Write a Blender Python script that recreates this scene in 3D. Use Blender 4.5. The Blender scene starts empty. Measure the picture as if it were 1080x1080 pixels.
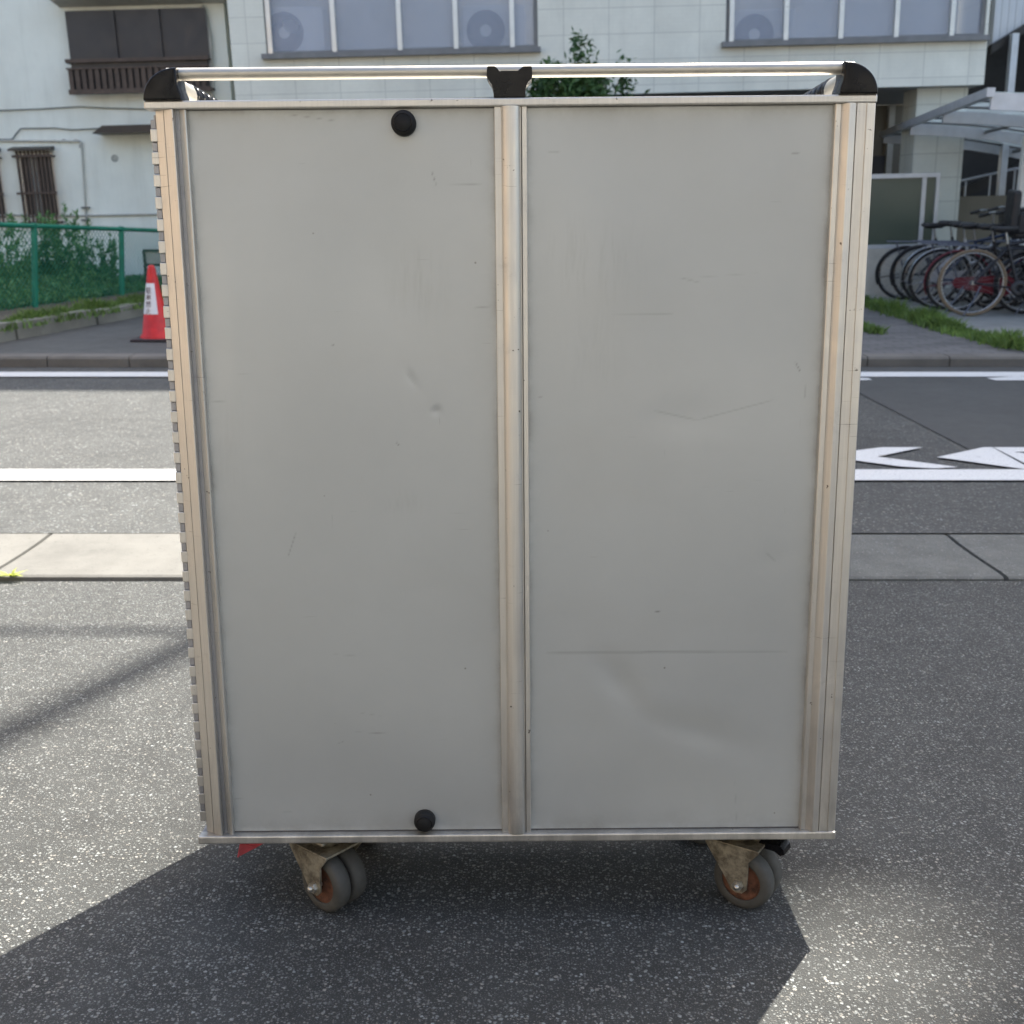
import bpy, bmesh, math, random
import numpy as np
from mathutils import Vector, Matrix, Quaternion, noise as mnoise
random.seed(7)
R = math.radians
sc = bpy.context.scene
C = bpy.data.collections.new("place"); sc.collection.children.link(C)

# ------------------------------------------------------------------ camera model (used for surveying the photograph)
F, TH, H = 1170.0, R(15.5), 1.15
FW = Vector((0, math.cos(TH), -math.sin(TH))); UP = Vector((0, math.sin(TH), math.cos(TH)))
CAM = Vector((0, 0, H))
def ray(px, py): return FW + Vector((1, 0, 0)) * ((px - 540) / F) - UP * ((py - 540) / F)
def P(px, py, d):
    r = ray(px, py); return CAM + r * (d / r.y)
def G(px, py, z=0.0):
    r = ray(px, py); return CAM + r * ((z - H) / r.z)
SL, D0 = 0.0615, 3.3                     # forecourt rises from the gutter towards the camera
def apron_z(y): return SL * (D0 - y) if y > 0 else SL * D0
def A(px, py):
    r = ray(px, py); t = (SL * D0 - H) / (r.z + SL * r.y); return CAM + r * t
TB = R(-1.4)                              # the street falls to one side: buildings stand tilted against it
RB = Matrix.Rotation(TB, 3, 'Y')
def B(px, py, d):                         # building frame (x, depth, height relative to eye level)
    return RB.transposed() @ (P(px, py, d) - CAM)

# ------------------------------------------------------------------ mesh helpers
class MB:
    def __init__(s): s.v = []; s.f = []; s.sm = []
    def add(s, vs, fs, smooth=False):
        o = len(s.v); s.v += [tuple(v) for v in vs]
        for f in fs: s.f.append([o + i for i in f]); s.sm.append(smooth)
        return s
    def box(s, a, b, rot=None):
        x0, y0, z0 = [min(p, q) for p, q in zip(a, b)]; x1, y1, z1 = [max(p, q) for p, q in zip(a, b)]
        vs = [(x0,y0,z0),(x1,y0,z0),(x1,y1,z0),(x0,y1,z0),(x0,y0,z1),(x1,y0,z1),(x1,y1,z1),(x0,y1,z1)]
        if rot: vs = [rot @ Vector(v) for v in vs]
        return s.add(vs, [(0,3,2,1),(4,5,6,7),(0,1,5,4),(1,2,6,5),(2,3,7,6),(3,0,4,7)])
    def bbox(s, a, b, r):                  # box with chamfered edges
        bm = bmesh.new(); bmesh.ops.create_cube(bm, size=1)
        c = [(p + q) / 2 for p, q in zip(a, b)]; d = [abs(p - q) for p, q in zip(a, b)]
        for v in bm.verts: v.co = Vector((v.co.x*d[0]+c[0], v.co.y*d[1]+c[1], v.co.z*d[2]+c[2]))
        bmesh.ops.bevel(bm, geom=bm.edges[:], offset=r, segments=2, affect='EDGES', profile=.5)
        bm.verts.index_update()
        s.add([v.co for v in bm.verts], [[v.index for v in f.verts] for f in bm.faces]); bm.free(); return s
    def tube(s, pts, r, n=10, caps=True, closed=False):
        pts = [Vector(p) for p in pts]; m = len(pts)
        rs = r if isinstance(r, (list, tuple)) else [r] * m
        rings = []; prev = None
        for i, p in enumerate(pts):
            if closed: t = pts[(i+1) % m] - pts[i-1]
            else: t = pts[min(i+1, m-1)] - pts[max(i-1, 0)]
            t.normalize()
            if prev is None:
                a = Vector((0,0,1)) if abs(t.z) < .9 else Vector((1,0,0)); u = t.cross(a).normalized()
            else: u = (prev - t * prev.dot(t)).normalized()
            prev = u; w = t.cross(u)
            rings.append([p + (u * math.cos(2*math.pi*k/n) + w * math.sin(2*math.pi*k/n)) * rs[i] for k in range(n)])
        vs = [v for g in rings for v in g]; fs = []
        for i in range(m if closed else m - 1):
            j = (i + 1) % m
            for k in range(n): fs.append((i*n+k, i*n+(k+1) % n, j*n+(k+1) % n, j*n+k))
        s.add(vs, fs, True)
        if caps and not closed:
            s.add(rings[0], [list(range(n))[::-1]]); s.add(rings[-1], [list(range(n))])
        return s
    def prism(s, poly, d0, d1, axis='Y'):  # poly in the plane across axis
        def mk(p, d): return (p[0], d, p[1]) if axis == 'Y' else ((d, p[0], p[1]) if axis == 'X' else (p[0], p[1], d))
        n = len(poly); vs = [mk(p, d0) for p in poly] + [mk(p, d1) for p in poly]
        s.add(vs, [list(range(n)), list(range(n, 2*n))[::-1]] + [(i, i+n, (i+1) % n + n, (i+1) % n) for i in range(n)]); return s
    def lathe(s, prof, n=24, mat=None, smooth=True):   # prof [(r, z)...] around z, mat places it
        vs = []
        for r, z in prof:
            for k in range(n):
                a = 2*math.pi*k/n; v = Vector((r*math.cos(a), r*math.sin(a), z)); vs.append(mat @ v if mat else v)
        fs = []
        for i in range(len(prof)-1):
            for k in range(n): fs.append((i*n+k, i*n+(k+1) % n, (i+1)*n+(k+1) % n, (i+1)*n+k))
        s.add(vs, fs, smooth); return s
    def sheet(s, pts): return s.add(pts, [list(range(len(pts)))])
    def build(s, name, mat, parent=None, off=None, fix=True):
        me = bpy.data.meshes.new(name)
        o = Vector(off) if off is not None else Vector((0,0,0))
        me.from_pydata([tuple(Vector(v) - o) for v in s.v], [], s.f); me.update()
        if fix:
            bm = bmesh.new(); bm.from_mesh(me)
            sm = s.sm
            for f, q in zip(bm.faces, sm): f.smooth = q
            bmesh.ops.recalc_face_normals(bm, faces=bm.faces[:]); bm.to_mesh(me); bm.free()
        ob = bpy.data.objects.new(name, me); C.objects.link(ob)
        if mat: me.materials.append(mat)
        if parent is not None: ob.parent = parent
        elif off is not None: ob.location = o
        return ob

def tag(o, label=None, cat=None, group=None, kind=None):
    if label: o["label"] = label
    if cat: o["category"] = cat
    if group: o["group"] = group
    if kind: o["kind"] = kind
    return o
def thing(name, label, cat, loc=(0,0,0), rz=0, group=None, rot=None):
    o = bpy.data.objects.new(name, None); o.empty_display_size = .2; C.objects.link(o)
    o.location = loc; o.rotation_euler = rot if rot else (0, 0, rz)
    return tag(o, label, cat, group)
def bthing(name, label, cat, base, group=None):     # a thing standing in the building frame, base in that frame
    return thing(name, label, cat, CAM + RB @ Vector(base), 0, group, (0, TB, 0))
def dup(root, loc=None, rot=None, label=None, group=None):
    def rec(o, par):
        c = o.copy(); C.objects.link(c); c.parent = par
        for ch in [x for x in o.children]: rec(ch, c)
        return c
    r = rec(root, None)
    if loc is not None: r.location = loc
    if rot is not None: r.rotation_euler = rot
    if label: r["label"] = label
    if group: r["group"] = group
    return r

# ------------------------------------------------------------------ materials
class NT:
    def __init__(s, name):
        s.m = bpy.data.materials.new(name); s.m.use_nodes = True; s.n = s.m.node_tree; s.n.nodes.clear()
        s.out = s.n.nodes.new('ShaderNodeOutputMaterial'); s.b = s.n.nodes.new('ShaderNodeBsdfPrincipled')
        s.n.links.new(s.b.outputs[0], s.out.inputs[0])
        s.tc = s.n.nodes.new('ShaderNodeTexCoord').outputs['Object']
    def node(s, t, **k):
        n = s.n.nodes.new(t)
        for a, v in k.items(): setattr(n, a, v)
        return n
    def lk(s, a, b): s.n.links.new(a, b)
    def mapping(s, scale=(1,1,1), rot=(0,0,0), loc=(0,0,0)):
        m = s.node('ShaderNodeMapping'); m.inputs['Scale'].default_value = scale; m.inputs['Rotation'].default_value = rot
        m.inputs['Location'].default_value = loc; s.lk(s.tc, m.inputs[0]); return m.outputs[0]
    def noise(s, scale, detail=4, rough=.55, vec=None, dist=0):
        n = s.node('ShaderNodeTexNoise'); n.inputs['Scale'].default_value = scale; n.inputs['Detail'].default_value = detail
        n.inputs['Roughness'].default_value = rough; n.inputs['Distortion'].default_value = dist
        s.lk(vec if vec is not None else s.tc, n.inputs['Vector']); return n.outputs['Fac']
    def ramp(s, fac, stops, interp='LINEAR'):
        r = s.node('ShaderNodeValToRGB'); r.color_ramp.interpolation = interp
        e = r.color_ramp.elements
        while len(e) > 1: e.remove(e[0])
        e[0].position = stops[0][0]; e[0].color = (*stops[0][1], 1) if not isinstance(stops[0][1], (int, float)) else (stops[0][1],)*3+(1,)
        for p, c in stops[1:]:
            q = e.new(p); q.color = (*c, 1) if not isinstance(c, (int, float)) else (c,)*3+(1,)
        s.lk(fac, r.inputs[0]); return r.outputs[0]
    def math(s, op, a, b=None, c=None):
        n = s.node('ShaderNodeMath', operation=op)
        for i, q in enumerate((a, b, c)):
            if q is None: continue
            if isinstance(q, (int, float)): n.inputs[i].default_value = q
            else: s.lk(q, n.inputs[i])
        return n.outputs[0]
    def mix(s, fac, a, b, mode='MIX'):
        n = s.node('ShaderNodeMix', data_type='RGBA', blend_type=mode)
        for i, q in ((0, fac), (6, a), (7, b)):
            if isinstance(q, (int, float)): n.inputs[i].default_value = q if i == 0 else (q, q, q, 1)
            elif isinstance(q, tuple): n.inputs[i].default_value = (*q, 1)
            else: s.lk(q, n.inputs[i])
        return n.outputs[2]
    def bump(s, h, strength=.3, dist=.01, prev=None):
        n = s.node('ShaderNodeBump'); n.inputs['Strength'].default_value = strength; n.inputs['Distance'].default_value = dist
        s.lk(h, n.inputs['Height'])
        if prev is not None: s.lk(prev, n.inputs['Normal'])
        return n.outputs[0]
    def set(s, color=None, rough=None, metal=None, normal=None, **k):
        for nm, q in (('Base Color', color), ('Roughness', rough), ('Metallic', metal), ('Normal', normal)):
            if q is None: continue
            i = s.b.inputs[nm]
            if isinstance(q, tuple): i.default_value = (*q, 1)
            elif isinstance(q, (int, float)): i.default_value = q
            else: s.lk(q, i)
        for nm, q in k.items(): s.b.inputs[nm.replace('_', ' ')].default_value = q
        return s.m

def simple(name, col, rough=.5, metal=0, var=.12, scale=8, bump=.1, bscale=60, **k):
    t = NT(name)
    a = tuple(c * (1 - var) for c in col); b = tuple(min(1, c * (1 + var)) for c in col)
    c = t.ramp(t.noise(scale, 5), [(.3, a), (.7, b)])
    nb = t.bump(t.noise(bscale, 4), bump, .002)
    rr = t.ramp(t.noise(scale * 2.3, 3), [(.3, max(0, rough - .08)), (.7, min(1, rough + .08))])
    return t.set(c, rr, metal, nb, **k)

def asphalt(name, dark, light, stone, cell=170, cover=.62, bump=.6, warm=(.97, 1, .94), rough=.78):
    t = NT(name)
    # warped coordinates give the chippings uneven outlines
    nz = t.node('ShaderNodeTexNoise'); nz.inputs['Scale'].default_value = cell * .8; nz.inputs['Detail'].default_value = 2; t.lk(t.tc, nz.inputs['Vector'])
    off = t.node('ShaderNodeVectorMath', operation='SCALE'); off.inputs['Scale'].default_value = 1.0 / cell
    sb = t.node('ShaderNodeVectorMath', operation='SUBTRACT'); sb.inputs[1].default_value = (.5, .5, .5); t.lk(nz.outputs['Color'], sb.inputs[0]); t.lk(sb.outputs[0], off.inputs[0])
    ad = t.node('ShaderNodeVectorMath', operation='ADD'); t.lk(t.tc, ad.inputs[0]); t.lk(off.outputs[0], ad.inputs[1]); wv = ad.outputs[0]
    big = t.noise(.9, 6, .62); mid = t.noise(9, 6, .65); dens = t.noise(2.6, 4, .6)
    base = t.ramp(mid, [(.3, tuple(dark * w for w in warm)), (.7, tuple(light * w for w in warm))])
    c = base; hts = None
    for k, (mul, cv, br) in enumerate(((.62, cover + .24, 1.0), (1.0, cover, .72), (1.9, cover - .06, .42))):
        vo = t.node('ShaderNodeTexVoronoi'); vo.inputs['Scale'].default_value = cell * mul; vo.inputs['Randomness'].default_value = 1; t.lk(wv, vo.inputs['Vector'])
        sep = t.node('ShaderNodeSeparateColor'); t.lk(vo.outputs['Color'], sep.inputs[0])
        pick = t.math('ADD', sep.outputs[0], t.math('MULTIPLY', t.math('SUBTRACT', dens, .5), .35))
        on = t.ramp(pick, [(cv, 0.0), (cv + .05, .4), (min(1, cv + .3), 1.0)])
        rad = t.math('ADD', .28, t.math('MULTIPLY', sep.outputs[1], .25))
        core = t.math('SUBTRACT', 1.0, t.math('SMOOTH_MIN', t.math('MULTIPLY', t.math('POWER', t.math('DIVIDE', vo.outputs['Distance'], rad), 4.0), 1.0), 1.0, .2)); core = t.math('MAXIMUM', core, 0.0)
        f = t.math('MULTIPLY', on, core)
        st = stone * br
        tint = t.ramp(sep.outputs[2], [(0, tuple(st * w for w in (1.0, .94, .82))), (.35, tuple(st * .55 * w for w in (.97, 1, .95))), (.7, tuple(st * .8 * w for w in (.97, 1, .94))), (1, tuple(st * w for w in (.94, 1, .98)))])
        c = t.mix(f, c, tint); hts = f if hts is None else t.math('MAXIMUM', hts, f)
    c = t.mix(1.0, c, t.ramp(big, [(.3, .74), (.5, 1.0), (.7, 1.14)]), 'MULTIPLY')
    stain = t.ramp(t.noise(1.7, 5, .6, t.mapping((1, .45, 1), (0, 0, .5), (3.3, 1.2, 0))), [(.60, 0.0), (.72, .4)])
    c = t.mix(stain, c, tuple(dark * .75 * w for w in warm))
    pits = t.math('SUBTRACT', t.math('MULTIPLY', hts, .7), t.noise(cell * .7, 4, .75))
    return t.set(c, rough, 0, t.bump(pits, bump, .005))

M = {}
M['forecourt'] = asphalt('forecourt_asphalt', .028, .054, .40, 235, .36, .8)
M['road'] = asphalt('road_asphalt', .038, .066, .26, 115, .42, .6)
M['patch'] = asphalt('smooth_asphalt', .046, .062, .11, 170, .6, .3, (.95, 1.0, .98))
M['footway'] = asphalt('footway_asphalt', .06, .09, .16, 120, .6, .3)
M['earth'] = simple('earth', (.10, .085, .06), .95, 0, .3, 5, .8, 40)
def concrete(name, col, spots=.8):
    t = NT(name)
    c = t.ramp(t.noise(3.0, 8, .65), [(.3, tuple(x*.72 for x in col)), (.55, col), (.75, tuple(min(1, x*1.1) for x in col))])
    c = t.mix(t.ramp(t.noise(90, 3), [(.6, 0.0), (.72, 1-spots)]), c, tuple(x*.4 for x in col))
    return t.set(c, .85, 0, t.bump(t.noise(140, 4, .7), .35, .003))
M['gutter'] = concrete('gutter_concrete', (.148, .143, .127), .5)
M['gutter_old'] = asphalt('weathered_gutter_concrete', .10, .15, .27, 150, .45, .6, (.98, 1, .90), .9)
M['kerb'] = concrete('kerb_concrete', (.15, .138, .12), .5)
M['joint'] = simple('joint_dirt', (.03, .028, .022), .95)
M['pad'] = concrete('pad_concrete', (.22, .22, .205))
M['lowwall'] = concrete('low_wall_concrete', (.50, .49, .44))
def paint(name):
    t = NT(name)
    w = t.ramp(t.noise(120, 5, .75), [(.34, (.16, .16, .155)), (.44, (.62, .62, .60)), (.7, (.70, .70, .68))])
    w = t.mix(t.ramp(t.noise(14, 6, .7), [(.62, 0.0), (.70, .55)]), w, (.22, .22, .21))
    w = t.mix(t.ramp(t.noise(5, 6, .7), [(.55, 0.0), (.8, .25)]), w, (.45, .44, .42))
    return t.set(w, .6, 0, t.bump(t.noise(150, 4), .3, .002))
M['paint'] = paint('road_paint')
def stucco(name, col):
    t = NT(name)
    v = t.mapping((1, 1, .12))
    c = t.ramp(t.noise(1.2, 7, .6), [(.3, tuple(x*.86 for x in col)), (.65, col)])
    c = t.mix(t.ramp(t.noise(2.4, 7, .7, t.mapping((1.6, 1, .35))), [(.52, 0.0), (.75, .35)]), c, tuple(x*.72 for x in col))
    c = t.mix(t.ramp(t.noise(5, 6, .65, v), [(.5, 0.0), (.85, .5)]), c, tuple(x*.62 for x in (col[0], col[1], col[2]*.95)))
    return t.set(c, .85, 0, t.bump(t.noise(45, 5, .7), .35, .006))
M['stucco'] = stucco('stucco', (.83, .85, .77))
def tiles(name, col, bw=.56, bh=.30, mortar=.006):
    t = NT(name)
    # swap axes so that the pattern lies on the facade plane
    sep = t.node('ShaderNodeSeparateXYZ'); t.lk(t.tc, sep.inputs[0]); comb = t.node('ShaderNodeCombineXYZ')
    xy = t.math('ADD', sep.outputs[0], sep.outputs[1])
    t.lk(xy, comb.inputs[0]); t.lk(sep.outputs[2], comb.inputs[1])
    def brick(w, h, m, off=0):
        b = t.node('ShaderNodeTexBrick'); b.offset = off; b.inputs['Scale'].default_value = 1; b.inputs['Brick Width'].default_value = w
        b.inputs['Row Height'].default_value = h; b.inputs['Mortar Size'].default_value = m; b.inputs['Mortar Smooth'].default_value = .3
        b.inputs['Color1'].default_value = (*col, 1); b.inputs['Color2'].default_value = (*[x*.93 for x in col], 1)
        b.inputs['Mortar'].default_value = (*[x*.78 for x in col], 1); t.lk(comb.outputs[0], b.inputs['Vector']); return b
    b1 = brick(bw, bh, mortar); b2 = brick(.095, .045, .003, .5)
    c = t.mix(.18, b1.outputs['Color'], b2.outputs['Color'])
    c = t.mix(b1.outputs['Fac'], c, tuple(x*.72 for x in col))
    c = t.mix(t.ramp(t.noise(3, 7, .7, t.mapping((1.2, 1, .22))), [(.50, 0.0), (.78, .4)]), c, tuple(x*.66 for x in col))
    c = t.mix(1.0, c, t.ramp(t.noise(1.1, 6, .65), [(.3, .86), (.7, 1.06)]), 'MULTIPLY')
    return t.set(c, .55, 0, t.bump(b2.outputs['Fac'], -.3, .003))
M['tile'] = tiles('facade_tile', (.81, .80, .70))
M['tile_grey'] = tiles('grey_tile', (.64, .65, .58), .3, .3, .008)
M['pavers'] = tiles('pavers', (.17, .165, .165), .2, .1, .008)
def pavers():
    t = NT('paving_blocks'); b = t.node('ShaderNodeTexBrick'); b.inputs['Scale'].default_value = 1
    b.inputs['Brick Width'].default_value = .2; b.inputs['Row Height'].default_value = .1; b.inputs['Mortar Size'].default_value = .007
    b.inputs['Color1'].default_value = (.10, .096, .096, 1); b.inputs['Color2'].default_value = (.15, .142, .14, 1); b.inputs['Mortar'].default_value = (.07, .075, .06, 1)
    t.lk(t.tc, b.inputs['Vector']); c = t.mix(1.0, b.outputs['Color'], t.ramp(t.noise(3, 6, .7), [(.3, .75), (.7, 1.15)]), 'MULTIPLY')
    return t.set(c, .85, 0, t.bump(b.outputs['Fac'], -.5, .004))
M['pavers'] = pavers()
def siding():
    t = NT('white_siding'); w = t.node('ShaderNodeTexWave', wave_type='BANDS', bands_direction='X'); w.inputs['Scale'].default_value = 3.2
    t.lk(t.tc, w.inputs['Vector'])
    c = t.ramp(t.noise(1.5, 5), [(.3, (.62, .64, .66)), (.7, (.72, .73, .74))])
    c = t.mix(t.ramp(w.outputs['Fac'], [(0, .5), (.08, 0.0)]), c, (.2, .2, .2))
    return t.set(c, .5, 0, t.bump(w.outputs['Fac'], .4, .01))
M['siding'] = siding()
M['beige_wall'] = stucco('beige_render', (.60, .47, .35))
M['white_wall'] = stucco('white_render', (.42, .41, .385))
M['dark_window'] = simple('dark_blind', (.035, .032, .033), .45, 0, .15, 3, .05)
M['dark_frame'] = simple('dark_frame', (.03, .027, .026), .4, .2)
M['brown'] = simple('brown_bars', (.075, .05, .037), .6, 0, .25)
M['curtain'] = simple('curtain', (.42, .41, .38), .9)
M['alu'] = simple('window_aluminium', (.62, .62, .60), .35, .7, .06)
M['rail_grey'] = simple('grey_ledge', (.19, .19, .19), .6, 0, .15)
M['black'] = simple('black_paint', (.012, .013, .016), .5)
M['cable'] = simple('cable_grey', (.14, .15, .14), .6)
M['soffit'] = stucco('soffit', (.36, .35, .33))
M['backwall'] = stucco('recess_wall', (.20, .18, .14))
M['green'] = simple('green_fence_paint', (.015, .20, .12), .45, 0, .2)
M['cone'] = simple('cone_red', (.55, .016, .014), .5, 0, .28, 9)
M['cone_base'] = simple('cone_base_black', (.03, .02, .022), .7)
M['label'] = simple('label_white', (.78, .76, .77), .5, 0, .05)
M['ink'] = simple('label_ink', (.10, .05, .06), .6)
def glassy(name, col, alpha, rough=.15):
    t = NT(name); c = t.ramp(t.noise(.9, 4), [(.3, tuple(x*.85 for x in col)), (.7, col)])
    m = t.set(c, rough, 0, None); t.b.inputs['Alpha'].default_value = alpha; t.b.inputs['IOR'].default_value = 1.5; return m
M['frost'] = glassy('frosted_pane', (.52, .57, .67), .38, .25)
M['olive'] = glassy('olive_screen_sheet', (.085, .11, .085), .93, .25)
def polysheet():
    t = NT('polycarbonate_sheet'); c = t.ramp(t.noise(2, 4), [(.3, (.70, .76, .68)), (.7, (.84, .88, .80))])
    a = t.node('ShaderNodeBsdfTranslucent'); t.lk(c, a.inputs[0]); b = t.node('ShaderNodeBsdfTransparent'); m1 = t.node('ShaderNodeMixShader'); m1.inputs[0].default_value = .3
    t.set(c, .3, 0); m2 = t.node('ShaderNodeMixShader'); m2.inputs[0].default_value = .7
    t.lk(a.outputs[0], m1.inputs[1]); t.lk(b.outputs[0], m1.inputs[2]); t.lk(t.b.outputs[0], m2.inputs[1]); t.lk(m1.outputs[0], m2.inputs[2]); t.lk(m2.outputs[0], t.out.inputs[0]); return t.m
M['poly'] = polysheet()
M['silver'] = simple('silver_beam', (.55, .57, .60), .4, .4, .08)
M['ac'] = simple('appliance_white', (.80, .80, .78), .5, 0, .05)
M['fan'] = simple('fan_grille', (.09, .10, .13), .6)
def leafmat(name, a, b, rough=.5):
    t = NT(name)
    g = t.node('ShaderNodeNewGeometry'); c = t.ramp(g.outputs['Random Per Island'], [(0, a), (1, b)])
    c = t.mix(1.0, c, t.ramp(t.noise(4, 3), [(.35, .7), (.65, 1.25)]), 'MULTIPLY')
    t.set(c, rough, 0, None); t.b.inputs['Subsurface Weight'].default_value = 0
    tr = t.node('ShaderNodeBsdfTranslucent'); t.lk(c, tr.inputs[0]); mx = t.node('ShaderNodeMixShader'); mx.inputs[0].default_value = .35
    t.lk(t.b.outputs[0], mx.inputs[1]); t.lk(tr.outputs[0], mx.inputs[2]); t.lk(mx.outputs[0], t.out.inputs[0]); return t.m
M['leaf_dark'] = leafmat('shrub_leaves', (.025, .07, .02), (.11, .21, .07))
M['leaf_weed'] = leafmat('weed_leaves', (.05, .15, .05), (.17, .33, .11))
M['leaf_grass'] = leafmat('grass_blades', (.08, .15, .03), (.20, .30, .075))
M['leaf_yellow'] = leafmat('yellow_weed', (.35, .42, .06), (.55, .58, .12))
M['bark'] = simple('bark', (.12, .09, .06), .9, 0, .3, 20, .8)

# cart materials
def alu(name, col, rough=.34, metal=.75):
    t = NT(name)
    vert = t.mapping((60, 60, 1.2)); grain = t.noise(6, 4, .6, vert)
    vx = t.mapping((1.5, 8, 150)); scr = t.noise(5, 3, .55, vx)
    blot = t.noise(22, 6, .7)
    c = t.ramp(grain, [(.3, tuple(x*.9 for x in col)), (.7, col)])
    c = t.mix(t.ramp(blot, [(.60, 0.0), (.72, .35)]), c, tuple(x*.62 for x in col))
    chips = t.noise(75, 3, .6)
    c = t.mix(t.ramp(chips, [(.70, 0.0), (.73, .9)]), c, (.10, .085, .07))
    c = t.mix(t.math('MULTIPLY', t.ramp(scr, [(.66, 0.0), (.70, .8)]), t.ramp(t.noise(9, 2), [(.52, 0.0), (.6, 1.0)])), c, (.16, .14, .12))
    # grime towards the foot of the frame: a worn, dull zone
    sep = t.node('ShaderNodeSeparateXYZ'); t.lk(t.tc, sep.inputs[0])
    wear = t.math('MULTIPLY', t.ramp(sep.outputs[2], [(.0, 1.0), (.22, 0.0)]), t.ramp(t.noise(16, 6, .7, t.mapping((1, 1, .3))), [(.35, 0.0), (.6, .8)]))
    c = t.mix(wear, c, tuple(x*.5 for x in col))
    rr = t.ramp(blot, [(.3, rough - .06), (.7, rough + .14)])
    return t.set(c, rr, metal, t.bump(t.math('ADD', grain, t.math('MULTIPLY', chips, .6)), .12, .0012))
M['alu_frame'] = alu('cart_aluminium', (.64, .615, .565))
M['alu_dark'] = alu('cart_aluminium_shaded', (.34, .34, .35), .42, .6)  # darker aluminium copy: shade of recessed parts put into the colour
def panelmat():
    t = NT('cart_panel_sheet')
    col = (.428, .440, .426)
    c = t.ramp(t.noise(2.2, 6, .6), [(.3, tuple(x*.93 for x in col)), (.7, tuple(x*1.05 for x in col))])
    at = t.node('ShaderNodeAttribute', attribute_name='mark')
    c = t.mix(t.math('MULTIPLY', at.outputs['Fac'], .8), c, (.13, .125, .115))
    a2 = t.node('ShaderNodeAttribute', attribute_name='streak')
    c = t.mix(t.math('MULTIPLY', a2.outputs['Fac'], .38), c, (.30, .30, .28))
    # fine random scratches, lying and standing
    for sc_, thr in (((4, 1, 160), .735), ((170, 1, 5), .75)):
        s1 = t.noise(3.0, 2, .5, t.mapping(sc_, (0, R(4), 0), (random.random()*9, 0, random.random()*9)))
        gate = t.ramp(t.noise(11, 2, .5, t.mapping((1, 1, 1), (0,0,0), (random.random()*5, 0, 3))), [(.55, 0.0), (.62, 1.0)])
        c = t.mix(t.math('MULTIPLY', t.ramp(s1, [(thr, 0.0), (thr+.02, .45)]), gate), c, (.2, .19, .18))
    a3 = t.node('ShaderNodeAttribute', attribute_name='rim')
    c = t.mix(t.math('MULTIPLY', a3.outputs['Fac'], t.ramp(t.noise(14, 6, .7), [(.38, 0.0), (.7, .75)])), c, (.20, .19, .165))
    smear = t.ramp(t.noise(2.6, 5, .6, t.mapping((1, 1, 2.4), (0, .5, 0), (4, 0, 2))), [(.52, 0.0), (.72, .30)])
    c = t.mix(smear, c, (.40, .40, .375))
    dots = t.node('ShaderNodeTexVoronoi'); dots.inputs['Scale'].default_value = 42; t.lk(t.tc, dots.inputs['Vector'])
    ds = t.node('ShaderNodeSeparateColor'); t.lk(dots.outputs['Color'], ds.inputs[0])
    dd = t.math('MULTIPLY', t.ramp(dots.outputs['Distance'], [(.05, 1.0), (.085, 0.0)]), t.ramp(ds.outputs[0], [(.955, 0.0), (.96, .7)]))
    c = t.mix(dd, c, (.16, .15, .13))
    rr = t.ramp(t.noise(3.5, 6, .65), [(.3, .29), (.7, .40)])
    return t.set(c, rr, .30, t.bump(t.noise(6, 3), .05, .004), Coat_Weight=.35, Coat_Roughness=.14)
M['panel'] = panelmat()
M['gasket'] = simple('gasket', (.06, .055, .05), .7)
M['tube'] = simple('handrail_tube', (.50, .47, .41), .40, .8, .06, 30, .05, 200)
M['blackplastic'] = simple('black_plastic', (.005, .005, .006), .22, 0, .2, 30, .06, Specular_IOR_Level=.22)
M['rubber'] = simple('black_rubber', (.012, .012, .012), .7, 0, .2, 30, Specular_IOR_Level=.3)
M['wheel'] = simple('grey_wheel_tread', (.062, .060, .052), .75, 0, .22, 30, .3, 200)
M['wheel_old'] = simple('wheel_face', (.11, .105, .095), .8, 0, .3, 40, .3, 200)
def rusty(name, a, b, metal=.6, rough=.45):
    t = NT(name); c = t.ramp(t.noise(45, 7, .7), [(.38, a), (.6, b)])
    return t.set(c, t.ramp(t.noise(60, 3), [(.3, rough - .1), (.7, rough + .2)]), metal, t.bump(t.noise(160, 4), .3, .001))
M['zinc'] = rusty('yellow_zinc', (.13, .11, .08), (.38, .345, .26))
M['rust'] = rusty('rusty_hub', (.06, .028, .016), (.19, .078, .042), .2, .7)
M['redtag'] = simple('red_webbing', (.36, .045, .055), .7, 0, .25, 60, .4, 300)
M['steel'] = simple('bolt_steel', (.55, .53, .48), .35, .9)

# ================================================================== SETTING
def flat(name, pts, mat, z=None, kind='structure', th=None):
    m = MB(); m.sheet(pts); o = m.build(name, mat); return tag(o, kind=kind)
flat('ground', [(-90,-60,-.03),(90,-60,-.03),(90,120,-.03),(-90,120,-.03)], M['earth'])
# forecourt: flat behind the camera, falling to the gutter
ap = MB(); W_ = 24
ys = [-9, 0, .5, 1, 1.5, 2, 2.5, 3, D0+.035]
vs = []; fs = []
for i, y in enumerate(ys):
    for x in (-W_, W_): vs.append((x, y, apron_z(y) if y < D0 else -.002))
for i in range(len(ys)-1): fs.append((2*i, 2*i+1, 2*i+3, 2*i+2))
ap.add(vs, fs); tag(ap.build('forecourt', M['forecourt']), kind='structure')
flat('road', [(-W_,3.86,0),(W_,3.86,0),(W_,8.12,0),(-W_,8.12,0)], M['road'])
flat('gutter_bed', [(-W_,3.338,-.014),(W_,3.338,-.014),(W_,3.857,-.014),(-W_,3.857,-.014)], M['joint'])
gt = MB()
def gutter_block(mb, x0, x1, lift=.0, g=.008):
    prof = [(3.337, -.06), (3.337, .004+lift), (3.347, .009+lift), (3.40, .009+lift), (3.48, .005+lift), (3.60, .001+lift), (3.72, -.001+lift), (3.83, .001+lift), (3.856, .0-.004), (3.858, -.06)]
    mb.prism(prof, x0+g, x1-g, 'X')
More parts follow.
